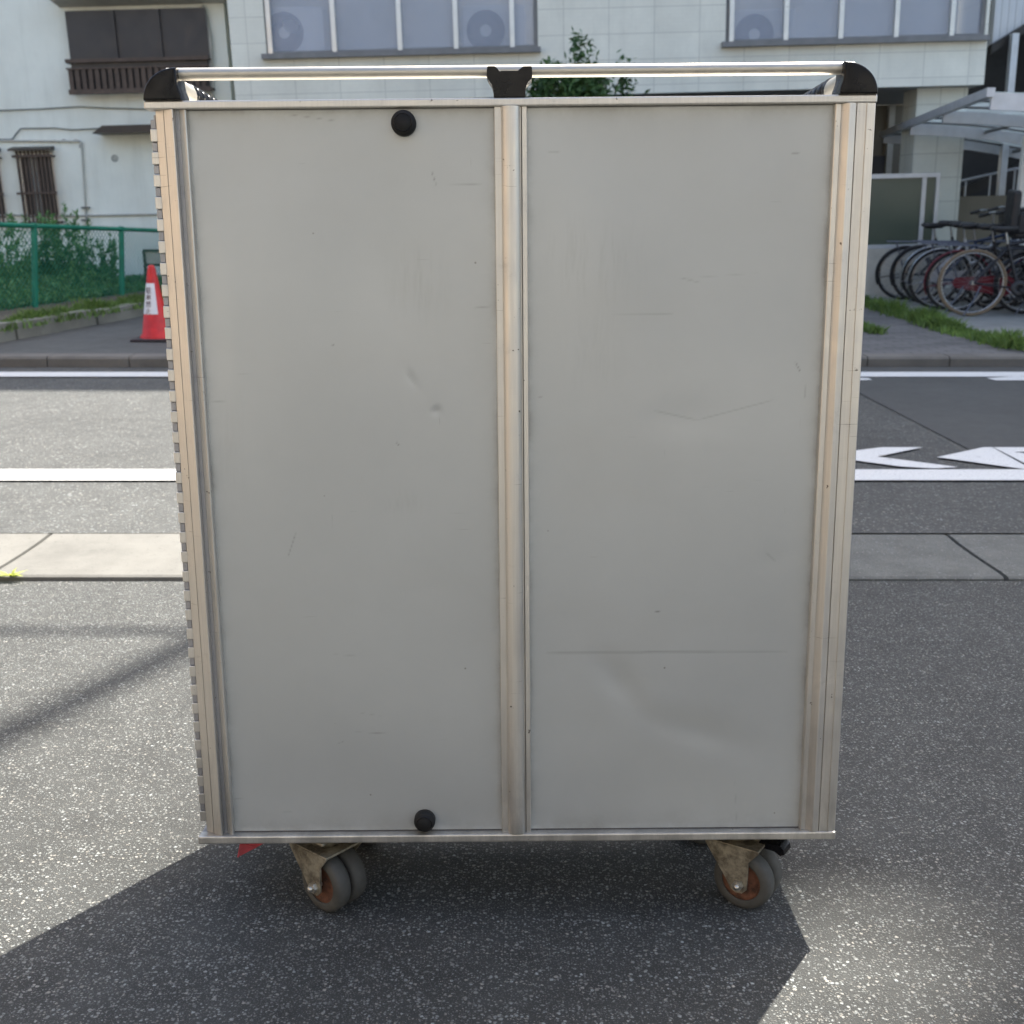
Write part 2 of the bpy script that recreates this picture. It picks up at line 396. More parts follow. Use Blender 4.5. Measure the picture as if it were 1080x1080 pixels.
xs = [-1.66 - 3.2*k for k in range(6)][::-1]
for a, b in zip(xs[:-1], xs[1:]): gutter_block(gt, a, b, .006)
gutter_block(gt, -1.66, -.95, .006)
tag(gt.build('gutter', M['gutter']), kind='structure')
go = MB(); gutter_block(go, -.95, 1.57)
for k in range(6): gutter_block(go, 1.57 + .6*0 + k*3.0, 1.57 + (k+1)*3.0)
tag(go.build('old_gutter', M['gutter_old']), kind='structure')
# smooth newer asphalt beyond the diagonal seam
sm = MB(); sm.sheet([(2.23,4.72,.004),(W_,4.72,.004),(W_,8.10,.004),(2.17,8.10,.004)])
tag(sm.build('road_patch', M['patch']), kind='structure')
# kerb + footway
kb = MB()
x = -22.0
while x < 22: kb.prism([(8.11,-.05),(8.11,.062),(8.125,.078),(8.26,.082),(8.26,-.05)], x+.004, x+.596, 'X'); x += .6
tag(kb.build('kerb', M['kerb']), kind='structure')
flat('footway', [(-W_,8.262,.076),(1.6,8.262,.076),(1.6,30,.076),(-W_,30,.076)], M['footway'])
flat('paved_footway', [(1.6,8.262,.076),(W_,8.262,.076),(W_,30,.076),(1.6,30,.076)], M['pavers'])
ga, gb = G(905, 318, .08), G(1085, 372, .08)
flat('cycle_pad', [(ga.x, ga.y, .082), (gb.x, gb.y, .082), (W_, gb.y, .082), (W_, 22, .082), (ga.x, 22, .082)], M['pad'])
# painted markings
def mark(name, polys, z=.009):
    m = MB()
    for p in polys: m.sheet([(q.x, q.y, z) for q in (G(a, b) for a, b in p)])
    return tag(m.build(name, M['paint']), kind='structure')
ln = MB(); y0, y1 = G(540, 508.5).y, G(540, 497).y
ln.sheet([(-W_, y0, .009), (W_, y0, .009), (W_, y1, .009), (-W_, y1, .009)])
y0, y1 = G(540, 398.5).y, G(540, 393.5).y
ln.sheet([(-W_, y0, .009), (W_, y0, .009), (W_, y1, .009), (-W_, y1, .009)])
tag(ln.build('road_line', M['paint']), kind='structure')
mark('road_arrow', [[(890,481),(902,477),(930,473.5),(973,473.5),(925,483.5),(1010,494.5),(985,496),(950,494),(902,487.5),(890,485)],
                    [(988,484),(1037,473.5),(1046,473.5),(1090,498),(1060,494)],
                    [(1047.5,473.5),(1180,473.5),(1180,476),(1069,478.5),(1180,492),(1180,497),(1093,497)],
                    [(880,400),(915,400),(920,402),(880,403)], [(1040,400),(1100,397),(1180,399),(1180,402.5),(1050,402.5)]])

# ================================================================== FENCE KERB, FENCE, WEEDS (left)
def FL(s, z=0):       # along the fence, s in metres from the left screen edge
    a = P(0, 334, 10.7); b = P(150, 319.5, 13.3); d = (b - a); L = d.length; return a + d * (s / L) + Vector((0,0,z))
kbm = MB()
a0 = G(-90, 379, .07); b0 = G(175, 330, .07)
dirk = Vector((b0.x-a0.x, b0.y-a0.y, 0)).normalized(); nk = Vector((-dirk.y, dirk.x, 0))
L = (Vector((b0.x, b0.y, 0)) - Vector((a0.x, a0.y, 0))).length + 1.5; s = 0
ktop = []
while s < L:
    ln_ = .58; p = a0 + dirk * s; q = a0 + dirk * (s + ln_); hgt = .15 + .02 * random.random() - .06 * (s / L)
    j = nk * random.uniform(-.012, .012)
    pr = [p + j, q + j, q + j + nk * .14, p + j + nk * .14]
    vs = [Vector((v.x, v.y, .0)) for v in pr] + [Vector((v.x, v.y, .076 + hgt)) for v in pr]
    vs[4] += nk*.015; vs[5] += nk*.015
    kbm.add(vs, [(0,3,2,1),(4,5,6,7),(0,1,5,4),(1,2,6,5),(2,3,7,6),(3,0,4,7)]); s += .6
M['kerb_old'] = concrete('mossy_kerb', (.22, .21, .17), .3)
o = kbm.build('garden_kerb', M['kerb_old'])
tag(o, 'low weathered concrete edging below the green mesh fence', 'kerb')
# raised earth bed behind the edging
bed = MB(); c0 = a0 + nk*.13; c1 = a0 + dirk*L + nk*.13
bed.sheet([(c0.x, c0.y, .17), (c1.x, c1.y, .13), (c1.x+.3, 16, .13), (c0.x-5, 16, .17)])
tag(bed.build('earth_bed', M['earth']), kind='structure')

fen = thing('mesh_fence', 'green wire mesh fence on the left with posts and two rails', 'fence', FL(-1.0))
fo = FL(-1.0)
def fence_pt(px, z):   # s for given screen x
    return None
s_posts = []
for px in (-60, 36, 128, 215):
    lo, hi = -6, 12
    for _ in range(40):
        mid = (lo+hi)/2; q = FL(mid) - CAM; sx = 540 + F * q.x / q.dot(FW)
        if sx < px: lo = mid
        else: hi = mid
    s_posts.append(lo)
def FT(s):   # fence top
    a = P(0, 237, 10.7); b = P(150, 242.5, 13.3); d = (b - a); return a + d * (s / (FL(1e3)-FL(0)).length * 1e3 / (P(150,319.5,13.3)-P(0,334,10.7)).length)
# simple linear interpolation for the top
def FT(s):
    a, b = P(0, 237, 10.7), P(150, 242.5, 13.3); l0, l1 = P(0, 334, 10.7), P(150, 319.5, 13.3)
    return a + (b - a) * (s / (l1 - l0).length)
S0, S1 = s_posts[0], s_posts[-1]
for sp in s_posts:
    m = MB(); b_ = FL(sp, -.14); t_ = FT(sp); m.tube([b_, t_ + Vector((0,0,.03))], .030, 12)
    m.build('post', M['green'], fen, fo)
m = MB(); m.tube([FT(S0), FT(S1)], .024, 10); m.build('top_rail', M['green'], fen, fo)
m = MB(); m.tube([FL(S0), FL(S1)], .018, 8); m.build('bottom_rail', M['green'], fen, fo)
m = MB()
def fpt(s, h): return FL(s).lerp(FT(s), h)
n = 0; pitch = .066; Hh = .86; s = S0 - Hh
while s < S1:
    for sg in (1, -1):
        s0_, s1_ = (s, s + Hh) if sg == 1 else (s + Hh, s)
        h0, h1 = 0.0, 1.0
        def clip(sa, ha, sb, hb):
            pts = []
            for lim in (S0, S1):
                if (sa - lim) * (sb - lim) < 0:
                    k = (lim - sa) / (sb - sa); q = (lim, ha + (hb - ha) * k)
                    if sa < S0 or sa > S1: sa, ha = q
                    else: sb, hb = q
            return sa, ha, sb, hb
        sa, ha, sb, hb = clip(s0_, h0, s1_, h1)
        if S0 - 1e-6 <= sa <= S1 + 1e-6 and S0 - 1e-6 <= sb <= S1 + 1e-6 and abs(sa - sb) > .01:
            o_ = Vector((0, .004*sg, 0)); m.tube([fpt(sa, ha) + o_, fpt(sb, hb) + o_], .0030, 4, False)
    s += pitch
m.build('wire_mesh', M['green'], fen, fo)

def leaf(mb, c, size, asp=.5, n=None):
    n = n or Vector((random.gauss(0,1), random.gauss(0,1), random.gauss(0,.8))).normalized()
    a = n.orthogonal().normalized(); a = Quaternion(n, random.random()*6.28) @ a; b = n.cross(a)
    L_, w = size * random.uniform(.7, 1.3), size * asp * random.uniform(.7, 1.2)
    mb.add([c - a*L_*.5, c + b*w*.5 + n*w*.12, c + a*L_*.5, c - b*w*.5 + n*w*.12], [(0,1,2,3)])
def tall_weed(px, d, hgt, wid, label):
    g = P(px, 300, d); base = Vector((g.x, d, .12))
    r = thing('tall_weed', label, 'weed', base, 0, 'tall weeds behind the mesh fence')
    st = MB(); lv = MB(); ns = 5
    for k in range(ns):
        a = random.random()*6.28; rr = random.uniform(0, .05); lean = Vector((math.cos(a), math.sin(a), 0)) * wid * random.uniform(.1, .6)
        h_ = hgt * random.uniform(.75, 1.0); p0 = Vector((math.cos(a)*rr, math.sin(a)*rr, 0)); p1 = p0 + lean*.5 + Vector((0,0,h_*.6)); p2 = p0 + lean + Vector((0,0,h_))
        st.tube([p0, p1, p2], [.007, .005, .002], 5)
        for i in range(int(110*hgt)):
            t_ = random.random()**.8; q = p0.lerp(p1, t_*2) if t_ < .5 else p1.lerp(p2, t_*2-1)
            sp = wid * (.36 * (1 - t_)**.6 + .06) * (.55 + .9*abs(mnoise.noise(Vector((k*3.1, t_*6, px)))))
            an = random.random()*6.28; rad = sp * random.random()**.6
            leaf(lv, q + Vector((math.cos(an)*rad, math.sin(an)*rad, random.uniform(-.06,.04))), random.choice((.05,.08,.12))*(1.15-t_*.5), .36)
    lv.build('leaves', M['leaf_weed'], r, fix=False); st.build('stem', M['leaf_weed'], r)
tall_weed(5, 12.6, .98, .55, 'broad dark weed at the left screen edge, tallest behind the fence')
tall_weed(22, 13.2, .62, .4, 'short weed just left of the first fence post in view')
tall_weed(48, 13.6, .98, .30, 'slim dark weed right of the first fence post, below the barred window')
tall_weed(66, 13.4, 1.0, .34, 'pointed dark green weed, left one of the close pair mid-fence')
tall_weed(78, 13.6, 1.04, .34, 'pointed dark green weed, right one of the close pair mid-fence')
tall_weed(100, 14.2, .66, .3, 'pale straggly weed against the white wall beside the conduit')
tall_weed(116, 14.2, .72, .22, 'brownish thin weed left of the second fence post')
uc = MB(); F0 = FL(0); F1 = FL(1); nF = Vector((-(F1.y-F0.y), F1.x-F0.x, 0)).normalized()
for i in range(20000):
    px = random.uniform(-70, 178); d = random.uniform(10.6, 15.2)
    g = P(px, 300, d); 
    # keep behind the edging
    off_ = (Vector((g.x, d, 0)) - Vector((F0.x, F0.y, 0))).dot(nF)
    if off_ < .07: continue
    hh = (.08 + .24 * min(1, off_/1.2)) * (0.6 + .6*mnoise.noise(Vector((g.x*1.5, d*1.5, 3)))+.2)
    if px > 118: hh *= .4
    leaf(uc, Vector((g.x, d, .14 + abs(hh) * random.random()**.7)), .085, .36)
tag(uc.build('undergrowth', M['leaf_weed'], fix=False), kind='stuff')
def grass_strip(name, pts, width, n, hgt, z, mat=None):
    g = MB()
    for i in range(n):
        k = random.random() * (len(pts)-1); j = int(k); p = pts[j].lerp(pts[j+1], k-j)
        q = Vector((p.x + random.gauss(0, width*.25), p.y + random.gauss(0, width*.5), z))
        cl = max(.15, .6 + .9*mnoise.noise(Vector((q.x*3, q.y*3, 7))))
        h_ = hgt * random.uniform(.4, 1) * cl; a = random.random()*6.28; w = .006
        t_ = Vector((math.cos(a), math.sin(a), 0)); le = Vector((random.gauss(0,.35), random.gauss(0,.35), 1)) * h_
        g.add([q - t_*w, q + t_*w, q + le*.6 + t_*w*.8, q + le + Vector((le.x*.3, le.y*.3, 0)), q + le*.6 - t_*w*.8], [(0,1,2,3,4)])
    return tag(g.build(name, mat or M['leaf_grass'], fix=False), kind='stuff')
grass_strip('grass', [G(900,316,.08), G(935,328,.08), G(975,340,.08), G(1000,349,.08), G(1035,357,.08), G(1068,367,.08)], .24, 6500, .15, .08)
grass_strip('kerb_grass', [a0 + nk*.18, a0 + dirk*L*.35 + nk*.2, a0 + dirk*L*.7 + nk*.2, a0 + dirk*L + nk*.2], .42, 12000, .12, .165)
grass_strip('edge_weeds', [G(905,345,.08), G(925,352,.08)], .15, 500, .07, .08)
def small_weed(loc, label, n, sz, mat):
    r = thing('gutter_weed', label, 'weed', loc); lv = MB()
    for i in range(n):
        a = random.random()*6.28; L_ = sz*random.uniform(.5, 1.2); w = sz*.08
        dx = Vector((math.cos(a)*1.3, math.sin(a)*.6, random.uniform(.15, .5)))*L_; s_ = Vector((-math.sin(a), math.cos(a), 0))*w
        lv.add([Vector((0,0,.002))-s_*.3, dx*.5 - s_ + Vector((0,0,.004)), dx, dx*.5 + s_ + Vector((0,0,.004)), Vector((0,0,.002))+s_*.3], [(0,1,2,3,4)])
    lv.build('leaves', mat, r, fix=False)
q = G(17, 608, .0); small_weed((q.x, 3.335, .012), 'tiny yellow green weed sprouting at the edge of the pale gutter', 26, .05, M['leaf_yellow'])

# ================================================================== LEFT HOUSE
DL = 15.4
def bx(mb, px0, py0, px1, py1, d, th, dz=0):      # a box filling that rectangle of the facade plane; th towards the camera
    a = B(px0, py0, d); b = B(px1, py1, d); mb.box((a.x, d - th, a.z), (b.x, d + dz, b.z)); return mb
hx0 = B(-500, 100, DL).x; hx1 = B(244, 100, DL).x
hb = Vector(((hx0+hx1)/2, DL, -1.45))
house = bthing('white_house', 'white stucco house on the left with dark barred windows', 'house', hb)
def cutwall(x0, x1, z0, z1, d, thick, holes):      # wall sheet with rectangular openings (x0,z0,x1,z1)
    m = MB(); xs = sorted({x0, x1, *[h[0] for h in holes], *[h[2] for h in holes]}); zs = sorted({z0, z1, *[h[1] for h in holes], *[h[3] for h in holes]})
    for a, b in zip(xs[:-1], xs[1:]):
        for c, e in zip(zs[:-1], zs[1:]):
            cx_, cz = (a+b)/2, (c+e)/2
            if any(h[0] < cx_ < h[2] and h[1] < cz < h[3] for h in holes): continue
            m.add([(a,d,c),(b,d,c),(b,d,e),(a,d,e)], [(0,1,2,3)])
    for h in holes:
        a, c, b, e = h
        m.add([(a,d,c),(a,d+thick,c),(a,d+thick,e),(a,d,e)], [(0,1,2,3)]); m.add([(b,d,c),(b,d+thick,c),(b,d+thick,e),(b,d,e)], [(0,1,2,3)])
        m.add([(a,d,c),(b,d,c),(b,d+thick,c),(a,d+thick,c)], [(0,1,2,3)]); m.add([(a,d,e),(b,d,e),(b,d+thick,e),(a,d+thick,e)], [(0,1,2,3)])
    return m
def rect(px0, py0, px1, py1, d):
    a = B(px0, (py0+py1)/2, d); b = B(px1, (py0+py1)/2, d); c = B((px0+px1)/2, py0, d); e = B((px0+px1)/2, py1, d)
    return (a.x, e.z, b.x, c.z)
wbig = rect(78, 12, 221, 98, DL); wsm = rect(23, 161, 60, 232, DL); wsm2 = rect(-36, 163, 4, 233, DL)
HT = 4.9
m = cutwall(hx0, hx1, -1.45, HT, DL, .18, [wbig, wsm, wsm2])
m.add([(hx0,DL,-1.45),(hx0,DL+8,-1.45),(hx0,DL+8,HT),(hx0,DL,HT)], [(0,1,2,3)]); m.add([(hx1,DL,-1.45),(hx1,DL+8,-1.45),(hx1,DL+8,HT),(hx1,DL,HT)], [(0,1,2,3)])
m.build('wall', M['stucco'], house, hb, fix=False)
m = MB(); m.prism([(DL-.5, HT-.05), (DL-.5, HT+.08), (DL+4, HT+1.5), (DL+8.5, HT+.08), (DL+8.5, HT-.05)], hx0-.3, hx1+.1, 'X'); m.build('roof', M['rail_grey'], house, hb)
# window hood
c = rect(62, -8, 241, 4, DL); m = MB(); m.prism([(DL, c[1]-.02), (DL-.32, c[1]+.02), (DL-.32, c[1]+.14), (DL, c[1]+.2)], c[0], c[2], 'X'); m.build('window_hood', M['lowwall'], house, hb)
m = MB(); m.box((c[0]-.03, DL-.36, c[1]+.142), (c[2]+.03, DL-.002, c[1]+.17)); m.build('hood_cap', M['rail_grey'], house, hb)
# big window
x0, z0, x1, z1 = wbig
fr = MB()
for a in ((x0,z0,x0+.05,z1),(x1-.05,z0,x1,z1),(x0+.05,z0,x1-.05,z0+.05),(x0+.05,z1-.05,x1-.05,z1)): fr.box((a[0], DL+.02, a[1]), (a[2], DL+.10, a[3]))
w = fr.build('window', M['dark_frame'], house, hb)
m = MB(); m.box((x0+.05, DL+.06, z0+.05), (x1-.05, DL+.075, z1-.05)); m.build('pane', M['dark_window'], w)
w.children[0].data.transform(Matrix.Translation(-hb))
m = MB()
for k in (.34, .67): xx = x0 + (x1-x0)*k; m.box((xx-.012, DL-.135, z0+.36), (xx+.012, DL-.10, z1))
m.box((x0-.02, DL-.10, z0+.40), (x1+.02, DL-.09, z1+.01))          # drop blind sheet
m.build('sun_blind', M['dark_window'], house, hb)
gr = MB(); zt = z0 + .38
gr.box((x0-.05, DL-.22, zt-.02), (x1+.03, DL-.17, zt+.025)); gr.box((x0-.05, DL-.22, zt-.10), (x1+.03, DL-.19, zt-.08)); gr.box((x0-.05, DL-.22, z0-.02), (x1+.03, DL-.17, z0+.04))
k = x0 - .03
while k < x1: gr.box((k, DL-.21, z0+.04), (k+.055, DL-.195, zt-.1)); k += .085
gr.box((x0-.05, DL-.17, z0), (x0-.03, DL, z0+.03)); gr.box((x1+.01, DL-.17, z0), (x1+.03, DL, z0+.03)); gr.box((x0-.05, DL-.17, zt-.02), (x0-.03, DL, zt+.01)); gr.box((x1+.01, DL-.17, zt-.02), (x1+.03, DL, zt+.01))
gr.build('window_guard', M['brown'], house, hb)
bk = MB(); bk.box((x0, DL-.16, z0+.0), (x1, DL-.12, zt-.02)); bk.build('planter_shelf', M['dark_window'], house, hb)
for (x0, z0, x1, z1) in (wsm, wsm2):
    fr = MB()
    for a in ((x0,z0,x0+.035,z1),(x1-.035,z0,x1,z1),(x0+.035,z0,x1-.035,z0+.035),(x0+.035,z1-.035,x1-.035,z1)): fr.box((a[0], DL+.02, a[1]), (a[2], DL+.08, a[3]))
    w = fr.build('window', M['alu'], house, hb)
    m = MB(); m.box((x0+.03, DL+.05, z0+.03), (x1-.03, DL+.06, z1-.03)); q = m.build('pane', M['dark_window'], w, hb)
    m = MB(); m.box((x0+.12, DL+.042, z0+.05), (x0+.24, DL+.048, z1-.05)); q = m.build('curtain', M['curtain'], w, hb)
    gr = MB()
    for k in range(9): xx = x0 + (x1-x0)*(k+.5)/9; gr.box((xx-.012, DL-.10, z0-.06), (xx+.012, DL-.08, z1+.02))
    for zz in (z0-.05, (z0+z1)/2-.1, z1-.06): gr.box((x0-.03, DL-.125, zz), (x1+.03, DL-.102, zz+.03)); 
    gr.box((x0-.03, DL-.1, z0-.05), (x0-.01, DL, z0-.02)); gr.box((x1+.01, DL-.1, z0-.05), (x1+.03, DL, z0-.02)); gr.box((x0-.03, DL-.12, z1-.06), (x0-.01, DL, z1-.04)); gr.box((x1+.01, DL-.12, z1-.06), (x1+.03, DL, z1-.04))
    gr.build('window_bars', M['brown'], house, hb)
    m = MB(); m.prism([(DL, z1+.03), (DL-.16, z1+.02), (DL-.16, z1+.045), (DL, z1+.08)], x0-.06, x1+.03, 'X'); m.build('window_visor', M['dark_frame'], house, hb)
m = MB(); a = rect(108, 133, 232, 141, DL); m.prism([(a[0]-.02, a[1]), (a[0]+.12, a[3]), (a[2], a[3]), (a[2], a[1])], DL-.35, DL-.002); m.build('door_canopy', M['dark_frame'], house, hb)
# wiring and pipes on the wall
def wpts(l, d=DL-.02): return [B(a, b, d) for a, b in l]
m = MB(); m.tube(wpts([(-120,118),(0,116.5),(40,115),(84,112.5),(110,114),(150,115),(240,117)]), .009, 6)
m.tube(wpts([(-120,147),(0,147),(13,147),(17,141),(22,135.5),(58,135),(76,137),(112,135),(150,134),(235,133)]), .009, 6)
m.build('wall_cable', M['cable'], house, hb)
m = MB(); m.tube(wpts([(-80,148),(84,149)]), .014, 6); m.tube(wpts([(57,147.5),(62,150),(67,147),(74,150),(80,147),(85,149),(84,156)]), .010, 6)
m.tube(wpts([(86,150),(90,215),(94,300)]), .012, 6); m.build('conduit', M['lowwall'], house, hb)
m = MB()
for yy in (219, 232):
    m = MB(); a = B(91, yy, DL); m.box((a.x-.05, DL-.05, a.z-.012), (a.x+.05, DL-.002, a.z+.012)); m.build('pipe_clip', M['cable'], house, hb)
m = MB()
a = B(121, 167, DL); m.lathe([(.0,.0),(.05,.0),(.055,-.05),(.0,-.05)][::-1], 12, Matrix.Translation(a) @ Matrix.Rotation(R(90), 4, 'X')); m.build('vent', M['cable'], house, hb)
m = MB(); m.tube([B(213,6,DL-.04), B(217,18,DL-.04), B(221,40,DL-.05), B(223,70,DL-.05), B(224,110,DL-.04), B(232,300,DL-.04)], .03, 8); m.build('downpipe', M['lowwall'], house, hb)
# base course and panel joints
m = MB(); a = B(0, 293, DL); m.box((hx0, DL-.03, -1.45), (hx1, DL-.002, a.z)); m.build('base_course', M['lowwall'], house, hb)
m = MB(); a = B(100, 224, DL); m.tube(wpts([(-100,225),(60,228),(160,226),(240,226)]), .013, 6); m.build('wall_moulding', M['curtain'], house, hb)
# black frame standing beside the cone
q0 = P(150, 263, 13.9); q1 = P(178, 300, 13.9)
br = thing('sign_frame', 'black metal frame standing against the white wall by the cone', 'frame', (q0.x, 13.9, .12))
m = MB(); w_ = q1.x - q0.x + .5; h_ = q0.z - .12
m.box((0,0,0),(.03,.03,h_)); m.box((w_,0,0),(w_+.03,.03,h_)); m.box((.03,0,h_-.03),(w_,.03,h_)); m.box((.03,0,.30),(w_,.03,.33)); m.build('frame', M['black'], br)
m = MB(); m.box((.03,.012,.33),(w_,.02,h_-.03)); m.build('board', M['lowwall'], br)

# ================================================================== TILED BUILDING
DT = 14.8
tx0 = B(244.5, 60, DT).x; tx1 = B(1040, 60, DT).x
tb = Vector(((tx0+tx1)/2, DT, -1.3))
bld = bthing('tiled_building', 'pale tiled building with frosted window strips over a dark ground floor recess', 'building', tb)
zs_ = B(700, 98, DT).z                   # soffit height
TT = 11.2
wl = rect(274, -130, 566, 54, DT); wr = rect(767, -130, 1046, 54, DT)
zbot = B(420, 54, DT).z; wl = (wl[0], zbot, wl[2], zbot+1.75); wr = (wr[0], zbot-.0, B(1041, 30, DT).x - .02, zbot+1.75)
ux0 = B(275, 98, DT).x
up2 = 4.3
m = cutwall(tx0, tx1, zs_, TT, DT, .1, [wl, wr, (wl[0], up2, wl[2], up2+1.5), (wr[0], up2, wr[2], up2+1.5)])
m.add([(tx0,DT,-1.4),(ux0,DT,-1.4),(ux0,DT,zs_),(tx0,DT,zs_)], [(0,1,2,3)])
m.add([(ux0,DT,-1.4),(ux0,DT+3,-1.4),(ux0,DT+3,zs_),(ux0,DT,zs_)], [(0,1,2,3)])
m.add([(tx1,DT,zs_),(tx1,DT+9,zs_),(tx1,DT+9,TT),(tx1,DT,TT)], [(0,1,2,3)]); m.add([(tx0,DT,-1.4),(tx0,DT+9,-1.4),(tx0,DT+9,TT),(tx0,DT,TT)], [(0,1,2,3)])
m.add([(tx0,DT,TT),(tx1,DT,TT),(tx1,DT+9,TT),(tx0,DT+9,TT)], [(0,1,2,3)])
m.build('wall', M['tile'], bld, tb, fix=False)
m = MB(); m.box((ux0+.01, DT+.004, zs_+.002), (tx1-.004, DT+2.9, zs_+.06)); m.build('soffit', M['soffit'], bld, tb)
m = MB(); m.box((ux0, DT+2.9, -1.4), (tx1+.0, DT+3.0, zs_)); m.build('recess_wall', M['backwall'], bld, tb)
# things on the recess wall seen at the right
a = rect(900, 165, 927, 330, DT+2.9); m = MB(); m.box((a[0]-.4, DT+2.84, a[1]), (a[2], DT+2.9, a[3])); m.build('entrance_door', M['dark_window'], bld, tb)
a = rect(929, 128, 935, 330, DT+2.9); m = MB(); m.box((a[0], DT+2.80, a[1]), (a[2], DT+2.9, zs_)); m.build('door_jamb', M['lowwall'], bld, tb)
# pillars
for pa, pb in ((958, 1010),):
    a = rect(pa, 98, pb, 330, DT+.3); m = MB(); m.box((a[0], DT+.25, -1.4), (a[2]-.0, DT+.75, zs_-.002)); m.build('pillar', M['tile_grey'], bld, tb)
m = MB(); a = rect(520, 98, 560, 330, DT+.3); m.box((a[0], DT+.25, -1.4), (a[2], DT+.75, zs_-.002)); m.build('pillar', M['tile_grey'], bld, tb)
# ledge under the windows
for (x0, z0, x1, z1), (e0, e1) in ((wl, (0,.0)), (wr, (0,.02))):
    m = MB(); m.box((x0-.05, DT-.10, z0-.06), (x1+.03, DT+.0, z0+.0)); m.build('window_ledge', M['rail_grey'], bld, tb)
def strip(W, mull, d=DT, behind=True):
    x0, z0, x1, z1 = W
    fr = MB(); fr.box((x0, d+.03, z0), (x0+.07, d+.09, z1)); fr.box((x1-.05, d+.03, z0), (x1, d+.09, z1)); fr.box((x0+.07, d+.03, z1-.05), (x1-.05, d+.09, z1)); fr.box((x0+.07, d+.03, z0), (x1-.05, d+.09, z0+.035))
    w = fr.build('window', M['rail_grey'], bld, tb)
    m = MB(); m.box((x0+.07, d+.055, z0+.035), (x1-.05, d+.062, z1-.05)); m.build('pane', M['frost'], w, tb)
    m = MB()
    for mx_ in mull: m.box((mx_-.028, d-.015, z0+.002), (mx_+.028, d+.05, z1-.002))
    m.build('mullion', M['alu'], w, tb)
mid = 28
strip(wl, [B(q, mid, DT).x for q in (283.5, 351.5, 421, 480.5, 540)])
strip(wr, [B(q, mid, DT).x for q in (771.5, 829, 887, 945.5, 1004)])
for W in (wl, wr):
    strip((W[0], up2, W[2], up2+1.5), [W[0] + (W[2]-W[0])*k/6 for k in range(1, 6)])
    m = MB(); m.box((W[0]-.3, DT+.9, W[1]-.3), (W[2]+.15 if W is wl else W[2]-.02, DT+.95, W[3]+.3)); m.build('room_wall', M['ac'], bld, tb)
    m = MB(); m.box((W[0]-.3, DT+.1, W[1]-.12), (W[2]+.15 if W is wl else W[2]-.02, DT+.9, W[1]-.06)); m.build('balcony_floor', M['lowwall'], bld, tb)
    m = MB(); m.box((W[0]-.3, DT+.95, up2-.2), (W[2]+.15 if W is wl else W[2]-.02, DT+1.0, up2+1.8)); m.build('room_wall', M['dark_window'], bld, tb)
# small dark slot under the left window strip
a = rect(276, 97, 512, 104, DT)
# air conditioners behind the frosted strip
def acunit(px, py, label):
    c = B(px, py, DT+.5)
    r = bthing('air_conditioner', label, 'air conditioner', (c.x, DT+.35, c.z-.30), 'air conditioners behind the frosted panes')
    m = MB(); m.bbox((-.30, -.22, 0), (.50, .12, .58), .02); m.build('casing', M['ac'], r)
    m = MB(); Mx = Matrix.Translation((0, -.222, .29)) @ Matrix.Rotation(R(90), 4, 'X'); m.lathe([(.07, .004), (.24, .004), (.24, .0), (.07, .0), (.07, .004)], 32, Mx); m.build('fan', M['fan'], r)
    m = MB(); m.box((-.25,-.2,-.12),(-.18,.1,0)); m.build('foot', M['fan'], r); m = MB(); m.box((.38,-.2,-.12),(.45,.1,0)); m.build('foot', M['fan'], r)
acunit(306, 38, 'outdoor unit behind the leftmost frosted pane, top left of the cart')
acunit(513, 36, 'outdoor unit behind the frosted pane just above the cart middle bracket')
acunit(789, 40, 'outdoor unit behind the first pane of the right-hand window strip')

# screen fence on low wall
DS = 13.5
a = rect(640, 184, 988, 262, DS); z0s, z1s = B(950, 262, DS).z, B(950, 184, DS).z
sb = Vector((a[2], DS, -1.15))
scn = bthing('screen_fence', 'olive sheet screen in a silver frame on a low pale wall', 'fence', sb)
m = MB(); m.box((a[0], DS-.06, -1.3), (a[2]+.05, DS+.08, z0s-.0)); m.build('low_wall', M['lowwall'], scn, sb)
fr = MB(); fr.box((a[0], DS-.03, z1s-.04), (a[2], DS+.02, z1s+.01)); fr.box((a[0], DS-.03, z0s+.004), (a[2], DS+.02, z0s+.05)); fr.box((a[2]-.04, DS-.028, z0s+.05), (a[2], DS+.018, z1s-.04))
fr.box((a[2]-.20, DS-.02, z0s+.05), (a[2]-.15, DS+.015, z1s-.04)); fr.box((a[2]-2.2, DS-.02, z0s+.05), (a[2]-2.15, DS+.015, z1s-.04))
fr.build('frame', M['silver'], scn, sb)
m = MB(); m.box((a[0], DS-.006, z0s+.05), (a[2]-.04, DS+.004, z1s-.04)); m.build('sheet', M['olive'], scn, sb)

# ================================================================== APARTMENT TOWER at the right (casts the broad shade over the right-hand road)
DA = 16.6
ax0 = B(1047, 40, DA).x
ab = Vector((ax0+5, DA, -1.0))
apt = bthing('stair_tower', 'tall white sided block with open black stairs at the right edge', 'building', ab)
zd = B(1047, 48, DA).z
m = MB(); 
def bxx(m, a, b): m.box(a, b)
m.box((ax0, DA, zd+1.7), (9.0, DA+9, 17.4)); m.box((9.0, DA+.02, zd+1.7), (24, DA+9.02, 22.95)); m.prism([(ax0, zd), (ax0+2.6, zd+1.695), (ax0, zd+1.695)], DA, DA+.15)
m.box((10.65, DA+.04, 22.952), (24, DA+.8, 26.2)); m.box((9.0, DA+.02, -1.2), (24, DA+9.02, zd+1.695)); m.build('wall', M['siding'], apt, ab)  # thin unseen roof block added to shade the near right forecourt
m = MB(); m.box((ax0, DA+2.4, -1.3), (9.0, DA+2.5, zd+1.69)); m.box((ax0-.75, DA+2.2, -1.3), (ax0-.0, DA+2.35, 4.6)); m.build('stairwell_dark', M['black'], apt, ab)  # black sheets paint the darkness of the open stairwell
